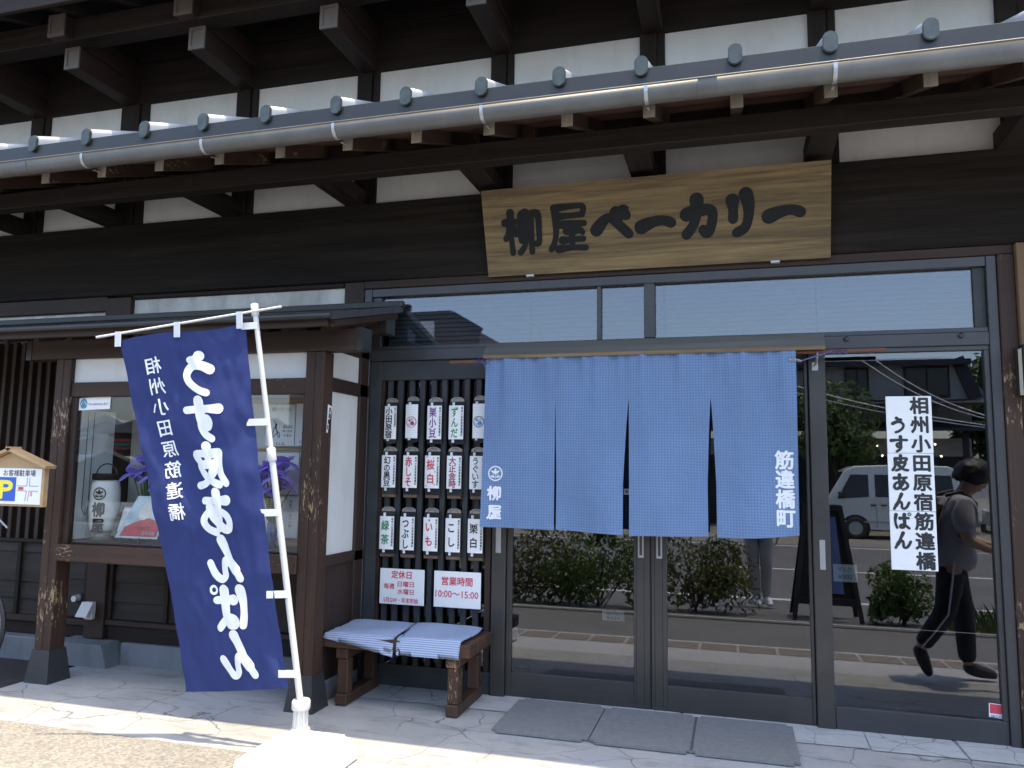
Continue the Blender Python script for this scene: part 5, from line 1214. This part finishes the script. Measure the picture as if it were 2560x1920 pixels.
sw = [[(1.35, 1.02), (2.35, 1.04), (2.35, 1.5), (1.85, 1.48)], [(2.45, 1.04), (3.3, 1.05), (3.3, 1.5), (2.45, 1.5)], [(3.4, 1.05), (4.2, 1.06), (3.95, 1.48), (3.4, 1.5)]]
car('estate_car', (-41.5, -35, -.2), 4.55, 1.75, 1.64, sp_, sw, (.85, 3.6), .34, 'white estate car parked far away in the lot, reflected in the display window', (.7, .71, .71))

# houses across the road
def hbox(nm, mat, root, *b, ch=0.0): return part(nm, MB().box(*b, ch), M[mat], root)
M['housewall'] = plain('house_render', (.34, .335, .32), .85, 0, .06, 2); M['housedark'] = plain('house_timber', (.03, .03, .033), .7, 0, .2, 4); M['rooftile'] = wood('roof_tile', (.03, .032, .035), (.075, .078, .085), 'x', scale=18); M['roofmetal'] = plain('blue_grey_roof', (.2, .23, .27), .5, .2, .06, 2)
H1 = thing('dark_house', (1.5, -24, -.2), 'dark two storey house with pale upper wall, reflected in the right window', 'building')
hbox('ground_floor', 'housedark', H1, -5, 6.7, -27, -21.4, -.2, 2.0); hbox('wall', 'housewall', H1, -5, 6.83, -27, -21.35, 2.0, 2.54); hbox('wall', 'housewall', H1, -5, 6.85, -27, -21.3, 3.05, 3.5)
part('upper_wall', MB().prism([(-5, 3.7), (6.75, 3.7), (6.4, 4.88), (-5, 4.88)], lambda a, b, d: (a, d, b), -26, -21.1), M['housewall'], H1)
part('barge_board', MB().bar((6.47, -21.08, 4.95), (6.93, -21.08, 3.7), .35, .16, (0, 1, 0)), M['housedark'], H1)
part('side_roof', MB().prism([(6.9, 4.45), (7.5, 3.72), (6.9, 3.72)], lambda a, b, d: (a, d, b), -26, -21.6), M['roofmetal'], H1)
part('eave_roof', MB().prism([(-20.1, 3.52), (-21.3, 3.72), (-21.3, 3.66), (-20.1, 3.44)], lambda a, b, d: (d, a, b), -5.5, 7.4), M['rooftile'], H1)
part('eave_roof', MB().prism([(-20.3, 2.8), (-21.4, 3.06), (-21.4, 2.98), (-20.3, 2.72)], lambda a, b, d: (d, a, b), -5.5, 7.2), M['rooftile'], H1)
part('main_roof', MB().prism([(-20.7, 4.86), (-24.5, 5.45), (-28, 4.9), (-28, 4.8), (-20.7, 4.78)], lambda a, b, d: (d, a, b), -5.5, 6.75), M['roofmetal'], H1)
part('eave_board', MB().box(-5.5, 6.75, -20.74, -20.65, 4.72, 4.87), M['housedark'], H1)
for a, b, z0, z1 in ((3.33, 4.02, 3.86, 4.72), (5.0, 6.25, 3.76, 4.72), (.6, 1.6, 3.86, 4.72), (-2, -.8, 3.86, 4.72)):
    w = part('window', MB().box(a, b, -21.2, -21.06, z0, z1), M['housedark'], H1); part('pane', MB().box(a + .06, (a + b) / 2 - .02, -21.058, -21.05, z0 + .07, z1 - .07).box((a + b) / 2 + .02, b - .06, -21.058, -21.05, z0 + .07, z1 - .07), M['tagback'], w)
for x in (-3.5, -1.4, .7, 2.8, 4.9, 6.5): hbox('porch_post', 'housedark', H1, x - .07, x + .07, -20.75, -20.6, -.2, 2.74)
lampm = emit('warm_lamp', (1.0, .85, .55), 6)
for x, z in ((3.9, 2.35), (4.15, 2.3), (5.75, 2.35), (5.9, 2.0), (4.3, 2.0)): part('lamp', MB().lathe([(0, -.035), (.032, -.02), (.032, .02), (0, .035)], (x, -20.95, z), 10), lampm, H1)
H2 = thing('white_gable_house', (-33, -33, -.2), 'white house with a pale gable far down the street, reflected in the display window', 'building')
part('wall', MB().prism([(-36.5, -.2), (-30.4, -.2), (-30.4, 2.9), (-32.6, 3.85), (-36.5, 2.9)], lambda a, b, d: (a, d, b), -38, -31), plain('far_white_wall', (.6, .6, .58), .9, 0, .03), H2)
part('gable_trim', MB().bar((-32.6, -30.9, 3.95), (-30.2, -30.9, 2.8), .3, .14, (0, 1, 0)).bar((-32.6, -30.9, 3.95), (-36.7, -30.9, 2.8), .3, .14, (0, 1, 0)), M['panel'], H2)
part('porch_roof', MB().prism([(-28.5, 2.3), (-31, 2.95), (-31, 2.87), (-28.5, 2.2)], lambda a, b, d: (d, a, b), -40, -33.4), M['roofmetal'], H2)
for x in (-35.2, -32.0): w = part('window', MB().box(x, x + 1.1, -31, -30.96, .8, 2.0), M['housedark'], H2); part('pane', MB().box(x + .08, x + 1.02, -30.958, -30.95, .88, 1.92), M['tagback'], w)
H3 = thing('brown_shop', (-26, -29, -.2), 'low brown shop with a tiled roof and striped fascia down the street', 'building')
hbox('wall', 'red_z', H3, -31, -23, -34, -29.2, -.2, 3.1); part('roof', MB().prism([(-28.6, 3.0), (-31.5, 3.9), (-34.4, 3.0)], lambda a, b, d: (d, a, b), -31.3, -22.6), M['rooftile'], H3)
for z, mt in ((2.55, 'red'), (2.35, 'green'), (2.15, 'dred')): hbox('fascia_stripe', mt, H3, -31, -23, -29.19, -29.05, z, z + .16)
hbox('window', 'tagback', H3, -30, -24, -29.19, -29.12, .4, 1.9)
H4 = thing('brown_tower_house', (-12, -25, -.2), 'tall brown building with a sloped parapet and white upright sign, reflected in the left transom', 'building')
part('wall', MB().prism([(-16, -.2), (-8.97, -.2), (-8.97, 6.45), (-10.1, 7.1), (-16, 7.05)], lambda a, b, d: (a, d, b), -29, -22), plain('brown_cladding', (.1, .062, .05), .7, 0, .08, 3), H4)
part('parapet_cap', MB().bar((-8.9, -21.95, 6.45), (-10.1, -21.95, 7.15), .3, .08, (0, 1, 0)).bar((-10.1, -21.95, 7.15), (-16, -21.95, 7.1), .3, .08, (0, 1, 0)), M['housedark'], H4)
o = hbox('upright_sign', 'panel', H4, -11.35, -10.75, -21.99, -21.8, 4.2, 6.9); lt = MB(); M['sgn'] = M['red']
hill = MB(); rn = random.Random(5)
def hf(u, v):
    a = R(195 + 60 * u); rr = 150 + 60 * v; h = 19 * math.sin(math.pi * min(1, v * 1.0 + .02)) ** .7 * (.7 + .3 * math.sin(7 * u + 1) * math.sin(3 * u)) + 1.2 * noise.noise(Vector((u * 40, v * 9, 0)))
    return (rr * math.cos(a), rr * math.sin(a) - 5, h - 1)
hill.grid(hf, 80, 10); solo('hill', hill, M['leaf4'], (0, 0, 0), kind='structure', fix=False)
# overhead lines
def wire(i, a, b, lab):
    a, b = Vector(a), Vector(b); pts = [a.lerp(b, k / 12) + Vector((0, 0, -.25 * math.sin(math.pi * k / 12))) for k in range(13)]
    solo('overhead_wire', MB().tube(pts, .011, 5), M['panel'], tuple(a), lab, 'wire', 'overhead wires above the road')
P_ = (5.2, -12, 2.35)
for i, (q, lab) in enumerate((((2.6, -13, 4.1), 'upper of two steep wires crossing the reflected house'), ((2.5, -13, 3.95), 'lower of two steep wires crossing the reflected house'), ((-1, -13, 4.2), 'upper of two shallow wires before the reflected tree'), ((-1, -13, 4.0), 'lower of two shallow wires before the reflected tree'))): wire(i, q, (P_[0], P_[1], P_[2] + (.06 if i < 2 else -.05) - .03 * (i % 2)), lab)
t = thing('utility_pole', (5.3, -12.05, -.2), 'short utility bracket pole where the overhead wires meet', 'pole')
part('shaft', MB().tube([(5.3, -12.05, -.2), (5.3, -12.05, 2.6)], [.08, .06], 12), M['housewall'], t); part('insulator', MB().lathe([(0, -.1), (.07, -.08), (.05, 0), (.07, .08), (0, .1)], (5.2, -12.0, 2.35), 12), M['panel'], t)

# people
def skin(name, nodes, edges, mat, parent, sub=2, root=None):
    ids = list(nodes); me = bpy.data.meshes.new(name); org = ROOT[parent]
    me.from_pydata([Vector(nodes[k][:3]) - org for k in ids], [(ids.index(a), ids.index(b)) for a, b in edges], [])
    ob = bpy.data.objects.new(name + '_tmp', me); C.objects.link(ob)
    md = ob.modifiers.new('s', 'SKIN'); md.use_smooth_shade = True; sb = ob.modifiers.new('u', 'SUBSURF'); sb.levels = sub; sb.render_levels = sub
    for i, k in enumerate(ids):
        sv = me.skin_vertices[0].data[i]; rr = nodes[k][3:]; sv.radius = (rr[0], rr[1] if len(rr) > 1 else rr[0]); sv.use_root = (k == (root or ids[0]))
    dg = bpy.context.evaluated_depsgraph_get(); dg.update()
    m2 = bpy.data.meshes.new_from_object(ob.evaluated_get(dg)); m2.name = name; bpy.data.objects.remove(ob)
    m2.materials.clear(); m2.materials.append(mat); o = bpy.data.objects.new(name, m2); C.objects.link(o); o.parent = parent; ROOT[o] = org
    return o
M['skin'] = plain('skin', (.5, .31, .22), .55, 0, .06, 8); M['hair'] = plain('black_hair', (.012, .01, .01), .45, 0, .3, 60, .4)
def fingers(nodes, edges, key, palm, fdir, side, curl, s=1.0):
    """palm: palm node position; fdir: finger direction; side: across the palm towards the thumb"""
    fdir, side, curl = Vector(fdir).normalized(), Vector(side).normalized(), Vector(curl).normalized(); p = Vector(palm)
    nodes[key + 'k'] = (*(p + fdir * .045), .026, .014); edges.append((key + 'p', key + 'k'))
    for i, (o, l) in enumerate(((-.03, .05), (-.01, .062), (.011, .066), (.03, .058))):
        b = p + fdir * .075 + side * o; c = b + fdir * l * .55 + curl * .012; d = c + fdir * l * .3 + curl * .03
        for nm, q, r in (('a', b, .0085), ('b', c, .008), ('c', d, .007)): nodes[f'{key}f{i}{nm}'] = (*q, r)
        edges += [(key + 'k', f'{key}f{i}a'), (f'{key}f{i}a', f'{key}f{i}b'), (f'{key}f{i}b', f'{key}f{i}c')]
    b = p + side * .036 + fdir * .02; c = b + fdir * .035 + side * .014 + curl * .01
    nodes[key + 't1'] = (*b, .011); nodes[key + 't2'] = (*c, .0085); edges += [(key + 'p', key + 't1'), (key + 't1', key + 't2')]
def person(loc, J, label, shirt, trousers, shoe, hands, face, sleeve=1.0):
    """J: joints; face: direction the head looks; hands: (finger dir, thumb side, curl) for L and R"""
    t = thing('person', loc, label, 'person'); V = {k: Vector(v) for k, v in J.items()}; f = Vector(face).normalized(); upv = (V['head'] - V['neck']).normalized(); rt = f.cross(upv).normalized()
    N = {'pelvis': (*V['pelvis'], .125, .1), 'waist': (*V['waist'], .115, .085), 'chest': (*V['chest'], .135, .095), 'neckb': (*(V['neck'] - upv * .03), .06), 'neck': (*(V['neck'] + upv * .03), .052), 'jaw': (*(V['head'] - upv * .055 + f * .012), .062, .07), 'head': (*V['head'], .078, .088), 'crown': (*(V['head'] + upv * .075 - f * .008), .062, .07)}
    E = [('pelvis', 'waist'), ('waist', 'chest'), ('chest', 'neckb'), ('neckb', 'neck'), ('neck', 'jaw'), ('jaw', 'head'), ('head', 'crown')]
    N['nose'] = (*(V['head'] + f * .1 - upv * .02), .011); E.append(('head', 'nose'))
    for s in 'LR':
        k = 1 if s == 'R' else -1
        N['ear' + s] = (*(V['head'] + rt * k * .088 - upv * .012), .012, .02); E.append(('head', 'ear' + s))
        N['sh' + s] = (*V['sh' + s], .058); N['el' + s] = (*V['el' + s], .039); N['wr' + s] = (*V['wr' + s], .027); fd, sd, cu = hands[s]; pl_ = V['wr' + s] + Vector(fd).normalized() * .045
        N['h' + s + 'p'] = (*pl_, .03, .017); E += [('chest', 'sh' + s), ('sh' + s, 'el' + s), ('el' + s, 'wr' + s), ('wr' + s, 'h' + s + 'p')]; fingers(N, E, 'h' + s, pl_, fd, sd, cu)
        N['hip' + s] = (*V['hip' + s], .09); N['kn' + s] = (*V['kn' + s], .058); N['an' + s] = (*V['an' + s], .038); N['toe' + s] = (*V['toe' + s], .036)
        E += [('pelvis', 'hip' + s), ('hip' + s, 'kn' + s), ('kn' + s, 'an' + s), ('an' + s, 'toe' + s)]
    body = skin('body', N, E, M['skin'], t, 2, 'pelvis')
    T = {'pelvis': (*V['pelvis'], .145, .12), 'waist': (*(V['waist'] * .6 + V['pelvis'] * .4), .128, .1)}; TE = [('pelvis', 'waist')]
    for s in 'LR':
        T['hip' + s] = (*V['hip' + s], .108); T['th' + s] = (*(V['hip' + s] * .5 + V['kn' + s] * .5), .09); T['kn' + s] = (*V['kn' + s], .076); T['cf' + s] = (*(V['kn' + s] * .5 + V['an' + s] * .5), .068); T['an' + s] = (*(V['an' + s] + (V['kn' + s] - V['an' + s]).normalized() * .02), .06)
        TE += [('pelvis', 'hip' + s), ('hip' + s, 'th' + s), ('th' + s, 'kn' + s), ('kn' + s, 'cf' + s), ('cf' + s, 'an' + s)]
    skin('trousers', T, TE, trousers, t, 2, 'pelvis')
    dn = (V['pelvis'] - V['waist'])
    S = {'hem': (*(V['pelvis'] + dn * 1.15), .18, .18), 'hip': (*V['pelvis'], .185, .18), 'waist': (*V['waist'], .175, .165), 'chest': (*V['chest'], .195, .16), 'col': (*(V['neck'] - upv * .02), .085)}; SE = [('hem', 'hip'), ('hip', 'waist'), ('waist', 'chest'), ('chest', 'col')]
    for s in 'LR':
        S['sh' + s] = (*V['sh' + s], .09); S['sl' + s] = (*(V['sh' + s] * (1 - sleeve) + V['el' + s] * sleeve), .064); SE += [('chest', 'sh' + s), ('sh' + s, 'sl' + s)]
    skin('shirt', S, SE, shirt, t, 2, 'chest')
    for s in 'LR':
        d = (V['toe' + s] - V['an' + s]); a = V['an' + s]; tt = V['toe' + s]
        skin('shoe', {'a': (*(a + Vector((0, 0, .0)) - d * .25), .046, .05), 'b': (*(a + d * .35 - Vector((0, 0, .01))), .05, .05), 'c': (*tt, .044, .036), 'd': (*(tt + d.normalized() * .045), .034, .024)}, [('a', 'b'), ('b', 'c'), ('c', 'd')], shoe, t, 2)
    c = V['head'] + upv * .03 - f * .016
    hm = MB()
    def hf_(u, v):
        th = math.pi * .72 * v; ph = 2 * math.pi * u; fr = max(0, math.cos(ph)); lim = 1 - .5 * fr ** 3
        th *= lim; q = f * math.cos(ph) * math.sin(th) * .122 + rt * math.sin(ph) * math.sin(th) * .112 + upv * math.cos(th) * .118
        return c + q * (1 + .1 * noise.noise(Vector((math.cos(ph) * 6, math.sin(ph) * 6, v * 7))) + .05 * noise.noise(Vector((math.cos(ph) * 17, math.sin(ph) * 17, v * 15))))
    hm.grid(hf_, 40, 18); part('hair', hm, M['hair'], t, fix=False)
    for k in (-1, 1): part('eye', MB().lathe([(0, -.006), (.008, -.003), (.008, .003), (0, .006)], V['head'] + f * .083 + rt * k * .03 + upv * .004, 8, 'z', squash=.6), M['ink'], t)
    part('mouth', MB().bar(V['head'] + f * .083 - upv * .055 - rt * .02, V['head'] + f * .083 - upv * .055 + rt * .02, .006, .008), M['dred'], t)
    return t
cl_grey = plain('grey_shirt', (.4, .39, .42), .9, 0, .08, 6, .2); cl_dark = plain('dark_trousers', (.03, .032, .038), .85, 0, .15, 6, .2); cl_pale = plain('pale_trousers', (.5, .5, .49), .9, 0, .06, 7, .25)
w = person((1.5, -1.32, 0), {'pelvis': (1.44, -1.32, .87), 'waist': (1.44, -1.32, 1.0), 'chest': (1.475, -1.32, 1.15), 'neck': (1.535, -1.32, 1.275), 'head': (1.605, -1.32, 1.385),
    'shL': (1.48, -1.14, 1.19), 'elL': (1.5, -1.1, .97), 'wrL': (1.68, -1.16, .9), 'shR': (1.49, -1.5, 1.19), 'elR': (1.55, -1.53, .98), 'wrR': (1.73, -1.46, .92),
    'hipL': (1.44, -1.23, .84), 'knL': (1.37, -1.22, .47), 'anL': (1.2, -1.22, .22), 'toeL': (1.245, -1.22, .08), 'hipR': (1.45, -1.41, .84), 'knR': (1.53, -1.41, .46), 'anR': (1.54, -1.41, .085), 'toeR': (1.68, -1.41, .045)},
    'person in grey T-shirt and dark trousers walking head bowed, reflected in the right window', cl_grey, cl_dark, M['black'],
    {'L': ((1, .1, -.25), (0, -.3, 1), (.2, -1, -.3)), 'R': ((1, -.1, -.2), (0, .3, 1), (.2, 1, -.3))}, (.9, 0, -.42), .8)
bp = thing('backpack', (1.3, -1.32, .88), 'dark backpack on the walking person reflected in the right window', 'backpack')
bm = bmesh.new(); bmesh.ops.create_cube(bm, size=1)
for v in bm.verts: v.co = Vector((1.305 + v.co.x * (.17 if v.co.z < 0 else .12) + v.co.z * .06, -1.32 + v.co.y * .29, 1.06 + v.co.z * .38))
bmesh.ops.bevel(bm, geom=bm.edges[:], offset=.045, segments=3, affect='EDGES')
part('bag', MB().bm(bm, True), M['black'], bp); part('front_pocket', MB().box(1.19, 1.23, -1.43, -1.21, .9, 1.05, .015), M['black'], bp)
for yy in (-1.2, -1.44): part('shoulder_strap', MB().tube([(1.36, yy, .95), (1.46, yy + (.04 if yy > -1.3 else -.04), 1.0), (1.58, yy, 1.12), (1.585, yy, 1.22), (1.5, yy, 1.3), (1.4, yy, 1.27)], .014, 7), M['black'], bp)
sm = MB(); sm.tube([(1.44, -1.19, .9), (1.4, -1.115, .7), (1.37, -1.14, .47), (1.28, -1.15, .34), (1.2, -1.155, .24)], .006, 5); part('side_stripe', sm, M['whiteprint'], w)
p = person((.25, -5.06, -.155), {'pelvis': (.25, -5.08, .78), 'waist': (.25, -5.08, .93), 'chest': (.24, -5.07, 1.12), 'neck': (.23, -5.05, 1.29), 'head': (.22, -5.01, 1.42),
    'shL': (.06, -5.06, 1.2), 'elL': (-.02, -4.96, 1.05), 'wrL': (-.03, -4.89, 1.27), 'shR': (.42, -5.06, 1.2), 'elR': (.46, -5.12, .96), 'wrR': (.47, -5.02, .74),
    'hipL': (.16, -5.08, .75), 'knL': (.19, -5.05, .34), 'anL': (.22, -5.08, -.07), 'toeL': (.235, -4.95, -.115), 'hipR': (.34, -5.08, .75), 'knR': (.34, -5.04, .34), 'anR': (.335, -5.09, -.07), 'toeR': (.37, -4.96, -.115)},
    'person in pale trousers and white trainers, legs reflected below the curtain', plain('light_shirt', (.45, .45, .47), .9, 0, .06, 6), cl_pale, M['whiteprint'],
    {'L': ((.1, .1, 1), (1, 0, .1), (.6, .5, .1)), 'R': ((0, .2, -1), (0, 1, 0), (-1, .2, -.3))}, (-.15, 1, -.05), .55)
t = thing('phone', (0, -4.85, 1.36), 'dark phone held up by the person facing the shop', 'phone')
part('case', MB().box(-.075, .075, -4.862, -4.853, 1.345, 1.42, .003), M['black'], t)
